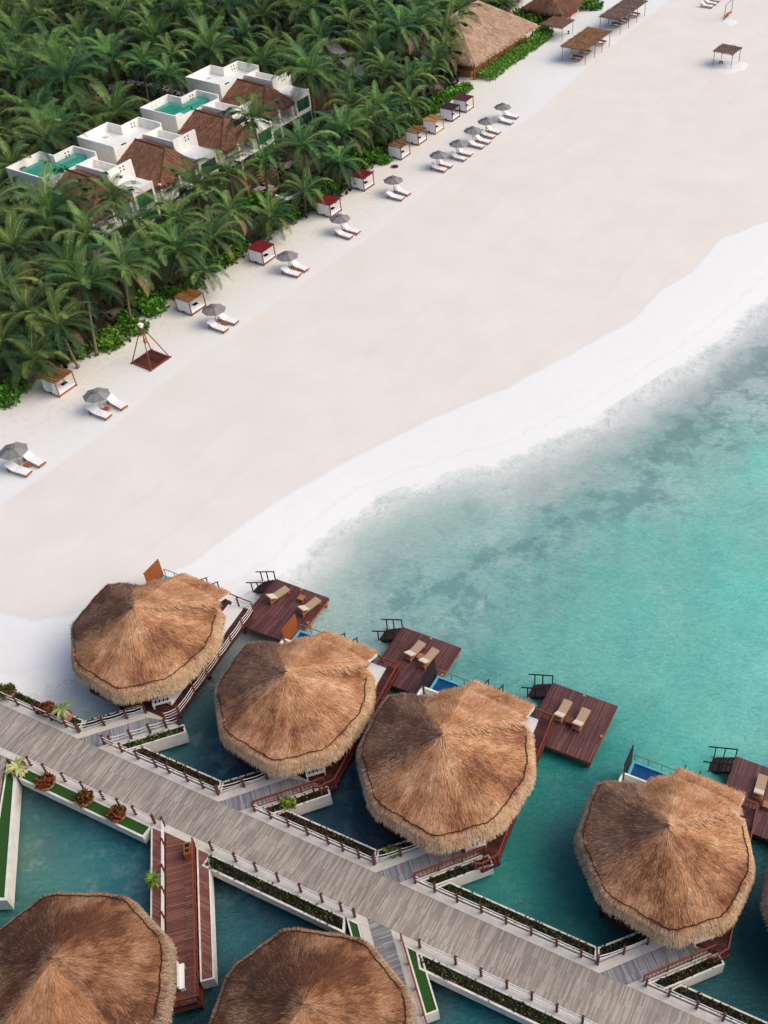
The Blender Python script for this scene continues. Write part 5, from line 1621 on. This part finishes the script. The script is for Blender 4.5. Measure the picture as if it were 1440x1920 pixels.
    for f in ([B0, B1, A1, A0], [B1, B2, A1], [A0, A1, D1, D0], [B2, D1, A1]):
        th.face(f, vary(V_T[0], 0.1))
        nrm = (f[1] - f[0]).cross(f[-1] - f[0]).normalized()
        if nrm.z < 0: nrm = -nrm
        fall = (Vector((0, 0, -1)) + nrm * nrm.z).normalized()
        ar = ((f[1] - f[0]).cross(f[2] - f[0])).length / 2 + (((f[2] - f[0]).cross(f[3] - f[0])).length / 2 if len(f) == 4 else 0)
        for _ in range(int(26 * ar)):
            u, v = random.random(), random.random()
            if len(f) == 4: P = f[0].lerp(f[1], u).lerp(f[3].lerp(f[2], u), v)
            else:
                if u + v > 1: u, v = 1 - u, 1 - v
                P = f[0] + (f[1] - f[0]) * u + (f[2] - f[0]) * v
            d = (fall + Vector((random.gauss(0, 0.2), random.gauss(0, 0.2), 0))).normalized()
            straw(th, P, d, nrm, random.uniform(0.35, 0.8), random.uniform(0.07, 0.12), vary(random.choice(V_T), 0.22), 0.05)
    for a, b in ((B0, B1), (B1, B2)):
        th.face([a, a - Vector((0, 0, 0.4)), b - Vector((0, 0, 0.4)), b], V_T[1])
        for _ in range(int(10 * (b - a).length)):
            P = a.lerp(b, random.random()); straw(th, P, Vector((random.gauss(0, 0.2), random.gauss(0, 0.2), -1)).normalized(), Vector((0.5, -0.8, 0)), 0.55, 0.1, vary(random.choice(V_T), 0.2), 0.02)
    for a, b in ((A0, A1), (A1, B1)):
        th.tube([a + Vector((0, 0, 0.03)), b + Vector((0, 0, 0.03))], 0.13, 6, lin(104, 68, 48))
    th.build('thatch_roof', M['thatch'], root)
    return root


V_T = [lin(134, 96, 74), lin(110, 78, 62), lin(156, 116, 90), lin(122, 88, 70)]
for o_, pl, lb in (((10, 314.4), True, 'white villa with green roof pool at the far left, partly behind palms'), ((143.3, 256.7), False, 'white villa with dry roof terrace and tawny thatch, second from the left'),
                   ((261.7, 201.7), True, 'white villa with bright green roof pool and dark red thatch, third from the left'), ((347.1, 144.0), False, 'white villa farthest right with green windows facing the sea')):
    villa(lb, at(o_[0], o_[1], 8.0), pl)
# ------------------------------------------------------------------ palms
PALMG = [lin(68, 98, 50), lin(88, 116, 58), lin(50, 80, 48), lin(114, 136, 72), lin(56, 88, 56), lin(104, 124, 62)]
YELG = [lin(138, 148, 78), lin(120, 134, 66)]
DRYG = [lin(140, 122, 84), lin(112, 96, 66), lin(160, 140, 100)]


def frond(mb, az, el, L, c, droop, wid=0.95, nl=32, twist=0.0):
    """one feather leaf: a curved rib with hanging leaflets on both sides"""
    d0 = Vector((math.cos(az), math.sin(az), 0)); sd = Vector((-d0.y, d0.x, 0))
    P = Vector((0, 0, 0)); pts = [P.copy()]; dirs = []; n = 10; e = el
    for i in range(n):
        d = d0 * math.cos(e) + Vector((0, 0, math.sin(e))) + sd * twist * (i / n)
        d.normalize(); P = P + d * (L / n); pts.append(P.copy()); dirs.append(d); e -= droop / n * (0.45 + 1.1 * i / n)
    mb.tube(pts[:10], [0.05 - 0.0045 * i for i in range(10)], 3, tuple(x * 1.7 for x in c), cap=False)
    for k in range(nl):
        u = 0.10 + 0.9 * (k + 0.5) / nl
        i = min(n - 1, int(u * n)); f = u * n - i
        p = pts[i].lerp(pts[i + 1], f); d = dirs[i]
        up = sd.cross(d).normalized()
        if up.z < 0: up = -up
        ll = wid * (math.sin(math.pi * min(1, 0.12 + 0.86 * u)) ** 0.7) * random.uniform(0.85, 1.1)
        for s in (-1, 1):
            q = (sd * s * 0.78 + d * 0.62 + up * 0.12).normalized()
            tip = p + q * ll * 0.62; end = tip + (q * 0.45 + Vector((0, 0, -0.95))).normalized() * ll * 0.55
            w = d * 0.034 * (L / 4.5)
            cc = vary(c, 0.18)
            mb.face([p - w, p + w, tip + w * 0.8, end, tip - w * 0.8], cc)


def crown(seed, full=1.0, yel=0.15, upright=0.0):
    random.seed(seed); mb = MB(); nf = int(27 * full); ga = 2.39996
    for i in range(nf):
        u = i / nf
        el = R(84) - R(112) * (u ** 0.82) + R(random.uniform(-9, 9)) + upright
        L = random.uniform(3.9, 4.9) * (0.72 + 0.42 * math.sin(math.pi * min(1, 0.25 + u * 0.7)))
        droop = R(random.uniform(68, 104)) * (0.75 + 0.5 * (1 - abs(u - 0.45)))
        c = random.choice(PALMG)
        if random.random() < yel: c = random.choice(YELG)
        if u < 0.18: c = tuple(0.78 * a + 0.22 * b for a, b in zip(c, YELG[1]))
        c = (c[0] * 0.82 * (1.55 - 1.25 * u), c[1] * 0.93 * (1.55 - 1.25 * u), c[2] * 1.0 * (1.55 - 1.25 * u))  # crown shade painted in: upper fronds lighter, lower ones darker
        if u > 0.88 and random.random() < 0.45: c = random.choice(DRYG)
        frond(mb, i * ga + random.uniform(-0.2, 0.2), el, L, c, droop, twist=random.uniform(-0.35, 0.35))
    for k in range(7):
        a = random.uniform(0, 6.28)
        mb.tube([(0.1 * math.cos(a), 0.1 * math.sin(a), -0.15), (0.28 * math.cos(a), 0.28 * math.sin(a), -0.3), (0.3 * math.cos(a), 0.3 * math.sin(a), -0.55)], [0.05, 0.15, 0.1], 5, random.choice([lin(120, 110, 60), lin(104, 84, 52)]))
    return mb.build('crown', M['leaf'])


CROWNS = [crown(100 + k, random.Random(k).uniform(0.85, 1.1), [0.02, 0.05, 0.25, 0.02, 0.08, 0.04, 0.45][k], [0, 0.05, 0.1, -0.1, 0, 0.15, 0.05][k]) for k in range(7)]


def trunk_mesh(seed):
    rg = random.Random(seed); mb = MB(); b = rg.uniform(-0.09, 0.09); c = rg.uniform(-0.09, 0.09)
    pts = [(b * math.sin(u * 2.6) * 1.2, c * math.sin(u * 2.6) * 1.2, u) for u in [i / 10 for i in range(11)]]
    x0, y0 = pts[-1][0], pts[-1][1]
    pts = [(x - x0 * u, y - y0 * u, u) for (x, y, u) in pts]
    mb.tube(pts, [0.26] + [0.17 - 0.05 * i / 10 for i in range(1, 11)], 7)
    return mb.build('trunk', M['trunk'], smooth=True)


TRUNKS = [trunk_mesh(k) for k in range(4)]
_used = set()


def put_mesh(src, name, parent):
    if src.name not in _used:
        _used.add(src.name); src.parent = parent; return src
    o = bpy.data.objects.new(name, src.data); col.objects.link(o); o.parent = parent
    return o


def palm(base, top, label, scale=1.0, ci=None, group=None, rz=None):
    root = thing('palm_tree', label, 'palm', base, 0, group)
    k = random.randrange(7) if ci is None else ci
    c = put_mesh(CROWNS[k], 'crown', root)
    d = Vector(top) - Vector(base)
    c.location = d; c.scale = (scale, scale, scale * random.uniform(0.92, 1.08))
    c.rotation_euler = (random.uniform(-0.14, 0.14), random.uniform(-0.14, 0.14), random.uniform(0, 6.28) if rz is None else rz)
    t = put_mesh(TRUNKS[random.randrange(4)], 'trunk', root)
    t.scale = (1.0, 1.0, d.length)
    t.rotation_mode = 'QUATERNION'
    t.rotation_quaternion = Vector((0, 0, 1)).rotation_difference(d.normalized())
    return root


random.seed(5)
# crown pixel, trunk foot pixel (None: straight down), crown height, scale, crown kind, label
PALMS = [((95, 400), None, 8.5, 1.45, 0, 'wide spreading palm below the leftmost villa'), ((212, 368), None, 8.0, 0.85, 5, 'small upright palm before the front room of the leftmost villa'), ((28, 470), None, 7.5, 1.15, 2, 'yellow green palm at the left picture edge under the wide palm'),
         ((50, 590), (40, 700), 6.5, 1.3, 1, 'dark palm at the left edge above the straw roofed cabana'), ((160, 535), (182, 668), 7.0, 1.25, 2, 'yellow green palm leaning over the sand with exposed roots'), ((232, 500), (247, 612), 6.8, 1.15, 4, 'palm whose pale trunk stands beside the pole pyramid'),
         ((288, 470), (277, 552), 5.5, 1.1, 3, 'drooping palm behind the green bushes beside the pole pyramid'), ((368, 350), (378, 440), 6.4, 1.12, 1, 'palm before the tawny thatch of the second villa'), ((428, 326), (440, 395), 6.0, 1.1, 4, 'drooping palm before the dark red thatch of the third villa'),
         ((474, 225), (505, 350), 9.5, 1.15, 5, 'tall palm with dark trunk standing in front of the third and fourth villa'), ((495, 300), (504, 385), 6.3, 0.9, 3, 'palm over the garden daybed'), ((566, 272), None, 7.0, 1.2, 1, 'palm with hanging dry fronds below the green windowed villa'),
         ((642, 248), (647, 288), 5.0, 1.1, 2, 'palm with short pale trunk to the right of the green windowed villa'), ((705, 210), (707, 266), 5.0, 1.1, 4, 'palm behind the first cabanas of the close row'), ((637, 305), (634, 352), 3.6, 0.95, 3, 'drooping palm over the farthest red roofed cabana'),
         ((570, 362), (572, 402), 3.0, 0.95, 6, 'low bright palm beside the middle red roofed cabana'), ((508, 408), (505, 440), 3.0, 0.9, 2, 'low yellow green palm behind the lone red roofed cabana'), ((378, 510), (385, 540), 3.0, 0.85, 3, 'low palm touching the brown slatted cabana'),
         ((62, 675), (42, 725), 3.6, 0.95, 4, 'low palm hanging over the straw roofed cabana'), ((768, 195), (765, 235), 3.4, 0.9, 6, 'pale yellow palm behind the tan roofed cabana'), ((836, 58), (838, 120), 6.5, 1.25, 6, 'bright yellow green palm against the big thatched hall'),
         ((782, 52), None, 7.5, 1.2, 1, 'tall green palm left of the bright one by the big hall'), ((722, 135), None, 6, 1.05, 2, 'palm above the winding garden path'), ((765, 150), None, 5.5, 1.05, 1, 'palm before the left end of the big hall'),
         ((655, 45), (664, 150), 8, 1.0, 3, 'slim palm with a dark trunk beside the winding path'), ((384, 70), (392, 130), 7.5, 1.05, 1, 'palm with a pale trunk behind the back wall of the fourth villa'), ((600, 70), None, 7.5, 1.1, 4, 'palm with a reddish crown centre behind the small garden house'),
         ((460, 70), (482, 140), 7.5, 1.0, 5, 'palm with a slanting trunk behind the fourth villa'), ((815, 120), None, 4.5, 0.95, 5, 'low palm touching the front corner of the big hall'), ((560, 110), None, 7.0, 1.15, 2, 'broad palm right of the tower of the fourth villa'),
         ((600, 140), None, 6, 1.0, 3, 'drooping palm above the small garden house'), ((130, 500), None, 7, 1.1, 3, 'dark palm between the wide palm and the leaning one'), ((325, 412), None, 6.6, 1.1, 4, 'palm below the tawny thatch beside the white posts'),
         ((255, 425), None, 7.0, 1.1, 1, 'palm below the front room of the leftmost villa'), ((160, 440), None, 7.2, 1.1, 3, 'dark drooping palm right of the wide palm'), ((430, 400), None, 5, 1.0, 4, 'palm in front of the garden daybed, left of it'),
         ((400, 445), None, 4.5, 1.0, 1, 'palm behind the beach bushes left of the lone red cabana'), ((330, 470), None, 5.5, 1.05, 2, 'palm above the bushes left of the brown slatted cabana'), ((10, 540), None, 7, 1.1, 1, 'palm cut by the left edge below the yellow green one'),
         ((110, 610), None, 5.5, 1.05, 4, 'palm between the leaning palm and the left edge'), ((3, 640), None, 5.5, 1.1, 3, 'dark palm cut by the left picture edge above the sand'), ((660, 200), None, 5.5, 1.0, 1, 'palm just behind the short trunked palm'), ((735, 230), None, 4, 0.85, 3, 'small palm above the cabana with weathered slats'),
         ((905, 10), (935, 30), 4.5, 0.9, 6, 'pale palm in the red walled tree ring behind the big hall'), ((940, 4), (948, 30), 4.8, 0.95, 4, 'second palm in the red walled tree ring behind the big hall'), ((866, 20), None, 7.5, 1.0, 0, 'grey green palm leaning over the roof of the big hall')]
TOPS = []
for px, foot, h, s, ci, lb in PALMS:
    top = at(px[0], px[1], h + 1.0 + 0.0)
    if foot: b = at(foot[0], foot[1], 1.0)
    else: b = Vector((top.x + random.uniform(-0.8, 0.8), top.y + random.uniform(-0.8, 0.8), 1.0))
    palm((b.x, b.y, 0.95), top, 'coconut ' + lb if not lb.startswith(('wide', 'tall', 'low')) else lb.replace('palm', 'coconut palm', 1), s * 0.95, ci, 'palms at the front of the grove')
    TOPS.append((top.x, top.y))
# the crowded grove behind: palms no one could tell apart
VPOLY = [(-25, 330), (-5, 285), (60, 245), (140, 215), (180, 195), (255, 165), (330, 120), (352, 100), (455, 70), (490, 110), (600, 150), (600, 270), (480, 300), (320, 420), (120, 400), (0, 385)]
VORG = [at(a, b, 8.0) for a, b in ((10, 314.4), (143.3, 256.7), (261.7, 201.7), (347.1, 144.0))]
FRONTPOLY = [(290, 350), (450, 300), (600, 180), (660, 220), (640, 330), (470, 430), (320, 440)]
HPOLY = [(845, 60), (880, 0), (1010, 0), (1020, 60), (880, 130)]
PATHPOLY = [(615, 70), (680, 110), (700, 150), (630, 160), (600, 100)]
cnt = 0
gl = {'far': ('green coconut palm crowded in the grove behind the white villas at the top left', 'palms crowding the grove behind the villas'),
      'left': ('dark green coconut palm crowded in the grove at the left edge of the picture', 'palms crowding the left edge of the grove'),
      'mid': ('green coconut palm crowded in the grove between the villas and the big thatched hall', 'palms crowding the grove before the big hall')}
cand = []
for _ in range(9000):
    x, y = random.uniform(-112, 4), random.uniform(86, 238)
    cand.append((x, y))
gd = sdist(np.array(cand), GROVE)
for (x, y), g in zip(cand, gd):
    if g < 2.0: continue
    h = random.uniform(4.5, 10.0) if g > 6 else random.uniform(3.0, 5.5)
    p = pix((x, y, h + 1)); pg = pix((x, y, 1))
    if not (-70 < p[0] < 905 and -60 < p[1] < 720): continue
    bad = False
    for vo in VORG:
        rel = Vector((x - vo.x, y - vo.y, 0)); a_, b_ = rel.dot(E2), rel.dot(-Vector((E2.y, -E2.x, 0)))
        if -2.2 < a_ < 19.0 and -3.2 < b_ < 11.6: bad = True
        if 17 < a_ < 36 and in_poly(p[0], p[1], VPOLY): bad = True
    if bad or in_poly(p[0], p[1], FRONTPOLY): continue
    if in_poly(p[0], p[1], HPOLY) or in_poly(pg[0], pg[1], HPOLY) or in_poly(p[0], p[1], PATHPOLY) or in_poly(pg[0], pg[1], PATHPOLY): continue
    if 850 < p[0] and p[1] > -10: continue
    md = random.uniform(5.2, 6.4) if g > 5 else 4.2
    if any((x - a) ** 2 + (y - b) ** 2 < md * md for a, b in TOPS): continue
    TOPS.append((x, y)); cnt += 1
    key = 'far' if p[1] < 330 and p[0] < 470 else ('left' if p[0] < 330 else 'mid')
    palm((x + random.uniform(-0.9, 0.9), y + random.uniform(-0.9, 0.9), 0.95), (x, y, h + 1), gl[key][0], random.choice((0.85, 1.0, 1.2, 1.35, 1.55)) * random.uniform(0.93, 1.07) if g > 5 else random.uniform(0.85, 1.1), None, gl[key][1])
    if cnt > 245: break
print('grove palms', cnt)

# ------------------------------------------------------------------ undergrowth and shrubs
random.seed(9)
ug = MB(); k = 0
P = np.column_stack([np.random.RandomState(3).uniform(-112, 2, 42000), np.random.RandomState(4).uniform(86, 238, 42000)])
g = sdist(P, GROVE)
UGC = [lin(28, 46, 28), lin(36, 56, 34), lin(22, 36, 24), lin(46, 66, 38)]
for (x, y), gg in zip(P, g):
    if gg < 0.6: continue
    q = pix((x, y, 1.5))
    if not (-60 < q[0] < 900 and -60 < q[1] < 740): continue
    if in_poly(q[0], q[1], HPOLY) or in_poly(q[0], q[1], PATHPOLY): continue
    if mnoise.noise(Vector((x * 0.14, y * 0.14, 2))) < -0.12 and gg > 3: continue
    leaf(ug, (x, y, 0.95 + random.uniform(0.0, 1.3)), random.uniform(0.5, 1.0), vary(random.choice(UGC), 0.3), 0.3); k += 1
tag(ug.build('undergrowth', M['leaf_hedge']), kind='stuff')
print('undergrowth', k)


def shrub_mesh(seed, r=1.0, n=520):
    random.seed(seed); mb = MB()
    for _ in range(n):
        v = Vector((random.gauss(0, 1), random.gauss(0, 1), abs(random.gauss(0, 1)))).normalized() * (random.random() ** 0.25)
        b = 1 + 0.28 * mnoise.noise(v * 2.2 + Vector((seed, 0, 0)))
        p = Vector((v.x * 1.25 * r * b, v.y * 1.25 * r * b, v.z * 0.95 * r * b))
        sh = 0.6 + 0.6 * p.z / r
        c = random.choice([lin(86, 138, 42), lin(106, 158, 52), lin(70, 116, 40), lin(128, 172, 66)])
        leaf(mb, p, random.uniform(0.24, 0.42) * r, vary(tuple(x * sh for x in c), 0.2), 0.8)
    return mb.build('beach_shrub', M['leaf_hedge'])


SH = [shrub_mesh(50 + k) for k in range(4)]
SHP = [(2, 745), (263, 563), (290, 556), (233, 605), (213, 628), (253, 612), (240, 590), (200, 640), (283, 575), (310, 545), (437, 470), (423, 483), (453, 458), (527, 404), (544, 398), (488, 371), (470, 380), (617, 350), (627, 352), (602, 358), (675, 306), (586, 366),
       (665, 280), (680, 288), (700, 293), (718, 297), (690, 278), (655, 268), (672, 270), (816, 192), (829, 181), (846, 174), (862, 166), (873, 160), (812, 202), (779, 227), (769, 226), (754, 233), (744, 242), (721, 256), (712, 265), (706, 285), (733, 250), (800, 208),
       (150, 655), (130, 660), (360, 530), (405, 492), (512, 412), (30, 720), (15, 735), (330, 545)]
PL = [('leafy green shrub at the left edge of the picture below the palms', lambda x, y: x < 60), ('glossy green shrub along the sand beside the pole pyramid', lambda x, y: x < 345), ('green shrub below the palms between the brown slatted and lone red cabana', lambda x, y: x < 480),
      ('green shrub at the foot of the palms between the red roofed cabanas', lambda x, y: x < 640), ('bright green shrub in the mass left of the close row of cabanas', lambda x, y: x < 740), ('bright green shrub in the strip behind the close row of cabanas', lambda x, y: True)]
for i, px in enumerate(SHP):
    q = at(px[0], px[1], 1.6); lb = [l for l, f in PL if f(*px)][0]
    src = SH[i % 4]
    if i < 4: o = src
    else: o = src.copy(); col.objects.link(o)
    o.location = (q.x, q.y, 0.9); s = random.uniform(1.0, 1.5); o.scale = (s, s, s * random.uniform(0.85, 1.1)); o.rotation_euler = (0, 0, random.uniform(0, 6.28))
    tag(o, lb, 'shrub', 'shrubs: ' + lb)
for px, lb in (((978, 26), 'round dark green shrub left of the pair behind the big hall'), ((1001, 31), 'round bright green shrub right of the pair behind the big hall'), ((1108, 5), 'round green shrub at the top edge beside the thatched bar')):
    o = SH[1].copy(); col.objects.link(o); q = at(px[0], px[1], 2.0); o.location = (q.x, q.y, 0.9); o.scale = (2.0, 2.0, 1.9); tag(o, lb, 'shrub'); o['group'] = 'round shrubs by the thatched bar'
# clipped hedge before the hall
random.seed(77)
hd = MB(); hx = [Vector((-7.4, 178.2, 0)), Vector((-6.0, 178.6, 0))]
hedge_line = [(-6.9, 180.3), (-4.4, 185.3), (-1.6, 191.0), (1.2, 196.4), (3.6, 201.2), (4.2, 205.0)]
for _ in range(7500):
    u = random.random() * (len(hedge_line) - 1); i = int(u); f = u - i
    a, b = Vector((*hedge_line[i], 0)), Vector((*hedge_line[i + 1], 0)); c = a.lerp(b, f)
    ang = random.uniform(0, math.pi); rr = random.random() ** 0.3
    wd = 1.75 + 0.5 * mnoise.noise(Vector((u * 2.2, 0, 5)))
    nrm = Vector(((b - a).y, -(b - a).x, 0)).normalized()
    p = c + nrm * math.cos(ang) * rr * wd + Vector((0, 0, 0.95 + math.sin(ang) * rr * (1.2 + 0.3 * mnoise.noise(Vector((u * 3, 2, 1))))))
    p += (b - a).normalized() * random.gauss(0, 0.25)
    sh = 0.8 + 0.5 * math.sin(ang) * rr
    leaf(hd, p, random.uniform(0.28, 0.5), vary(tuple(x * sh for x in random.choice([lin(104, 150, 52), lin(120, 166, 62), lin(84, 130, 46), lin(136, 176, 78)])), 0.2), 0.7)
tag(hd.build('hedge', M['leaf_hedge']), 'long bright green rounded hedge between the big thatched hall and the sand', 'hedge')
# red walled tree ring
q = at(938, 18, 1.0)
root = thing('tree_ring', 'curved dark red low wall ringing palms and plants behind the big hall', 'planter', (q.x, q.y, 0.95))
w = MB(); n = 28
for k in range(n):
    a, b = 2 * math.pi * k / n, 2 * math.pi * (k + 1) / n
    f_ = lambda r, an: (r * 0.75 * math.cos(an), r * 1.2 * math.sin(an))
    w.prism([f_(2.6, a), f_(2.6, b), f_(2.25, b), f_(2.25, a)], 0, 0.7)
w.build('wall', M['red_roof'], root)
MB().prism([(1.68 * math.cos(2 * math.pi * k / n), 2.69 * math.sin(2 * math.pi * k / n)) for k in range(n)], 0, 0.5).build('soil', M['soil'], root)
lm = MB()
for _ in range(500):
    a = random.uniform(0, 6.28); rr = math.sqrt(random.random()); leaf(lm, (1.6 * rr * math.cos(a), 2.6 * rr * math.sin(a), 0.5 + random.uniform(0, 0.6)), random.uniform(0.3, 0.6), vary(random.choice(GREENS), 0.3))
lm.build('ground_cover', M['leaf'], root)
# winding path in the grove
pth = [(610, 60), (628, 90), (652, 112), (668, 128), (670, 145), (650, 160), (640, 172)]
mb = MB(); pts = [at(x, y, 1.02) for x, y in pth]
for a, b in zip(pts[:-1], pts[1:]):
    n_ = Vector((-(b - a).y, (b - a).x, 0)).normalized() * 1.3
    mb.face([a - n_, b - n_, b + n_, a + n_])
tag(mb.build('garden_path', M['path']), kind='structure')
mb = MB(); pts = [at(x, y, 1.02) for x, y in [(235, 152), (290, 160), (330, 172), (350, 185)]]
for a, b in zip(pts[:-1], pts[1:]):
    n_ = Vector((-(b - a).y, (b - a).x, 0)).normalized() * 0.8
    mb.face([a - n_, b - n_, b + n_, a + n_])
tag(mb.build('garden_path', M['path']), kind='structure')
# hammock and garden daybed
q = at(540, 368, 2.0)
root = thing('hammock', 'white hammock strung among the palms behind the middle red cabana', 'hammock', (q.x, q.y, 0.95), R(15))
hm = MB(); n = 14
for k in range(n):
    for j in range(4):
        def hp(u, v):
            x = -1.7 + 3.4 * u; w = 0.55 * math.sin(math.pi * min(max(u, 0.04), 0.96)) ** 0.5
            return (x, -w + 2 * w * v, 1.35 - 0.75 * math.sin(math.pi * u) + 0.18 * (2 * v - 1) ** 2)
        hm.face([hp(k / n, j / 4), hp((k + 1) / n, j / 4), hp((k + 1) / n, (j + 1) / 4), hp(k / n, (j + 1) / 4)])
hm.build('cloth', M['white_cloth'], root)
for s in (-1, 1):
    MB().tube([(s * 2.5, 0, 0), (s * 2.4, 0, 1.9)], 0.06, 6).build('post', M['grey_post'], root)
    MB().tube([(s * 2.42, 0, 1.65), (s * 1.68, 0, 1.33)], 0.02, 5).build('rope', M['rope_white'], root)
q = at(497, 352, 1.6)
root = thing('garden_daybed', 'pale garden daybed with dark cushions under the palms near the hammock', 'daybed', (q.x, q.y, 0.95), RS)
MB().box(-1.6, 1.6, -1.5, 1.5, 0.1, 0.35).build('platform', M['teak'], root)
MB().box(-1.3, 1.3, -1.2, 1.2, 0.35, 0.6).build('mattress', M['cream_cloth'], root)
for x, y in ((0.6, -0.6), (-0.8, 0.5)): MB().box(x - 0.35, x + 0.35, y - 0.2, y + 0.2, 0.6, 0.72).build('cushion', M['navy'], root)
for x in (-1.5, 1.5):
    for y in (-1.4, 1.4): MB().box(x - 0.06, x + 0.06, y - 0.06, y + 0.06, 0, 2.3).build('post', M['teak'], root)
b = MB()
for y in (-1.4, 1.4): b.box(-1.6, 1.6, y - 0.05, y + 0.05, 2.3, 2.4)
for k in range(5): b.box(-1.55 + k * 0.75, -1.45 + k * 0.75, -1.5, 1.5, 2.401, 2.46)
b.build('pergola_beams', M['teak'], root)

# ------------------------------------------------------------------ camera, light
cam_d = bpy.data.cameras.new('camera'); cam = bpy.data.objects.new('camera', cam_d); col.objects.link(cam)
cam.location = (0, 0, CAM_H); cam.rotation_euler = (math.pi / 2 - PITCH, 0, 0)
cam_d.sensor_fit = 'VERTICAL'; cam_d.sensor_height = 24.0; cam_d.sensor_width = 18.0
cam_d.lens = F_PX / 1920 * 24.0
cam_d.shift_x = -(CX - 720) / 1920.0; cam_d.shift_y = (CY - 960) / 1920.0
cam_d.clip_start = 0.5; cam_d.clip_end = 6000
sc.camera = cam

SUN_EL, SUN_AZ = R(46), R(2)           # azimuth measured from +x towards +y
wd = bpy.data.worlds.new('World'); sc.world = wd; wd.use_nodes = True
nt = wd.node_tree; nt.nodes.clear()
sky = nt.nodes.new('ShaderNodeTexSky'); sky.sky_type = 'NISHITA'; sky.sun_disc = False
sky.sun_elevation = SUN_EL; sky.sun_rotation = math.pi / 2 - SUN_AZ
sky.air_density = 0.9; sky.dust_density = 3.5; sky.ozone_density = 0.5
bg = nt.nodes.new('ShaderNodeBackground'); bg.inputs[1].default_value = 0.15
ou = nt.nodes.new('ShaderNodeOutputWorld')
nt.links.new(sky.outputs[0], bg.inputs[0]); nt.links.new(bg.outputs[0], ou.inputs[0])
sd_ = bpy.data.lights.new('sun', 'SUN'); sd_.energy = 1.7; sd_.angle = R(62); sd_.color = (1.0, 0.93, 0.84)
so = bpy.data.objects.new('sun', sd_); col.objects.link(so)
dirv = Vector((math.cos(SUN_EL) * math.cos(SUN_AZ), math.cos(SUN_EL) * math.sin(SUN_AZ), math.sin(SUN_EL)))
so.rotation_euler = dirv.to_track_quat('Z', 'Y').to_euler()
so.location = dirv * 200

sc.view_settings.view_transform = 'Standard'; sc.view_settings.look = 'None'; sc.view_settings.exposure = 0; sc.view_settings.gamma = 1
sc.render.engine = 'CYCLES'
sc.cycles.max_bounces = 6; sc.cycles.transparent_max_bounces = 8
sc.cycles.use_denoising = True
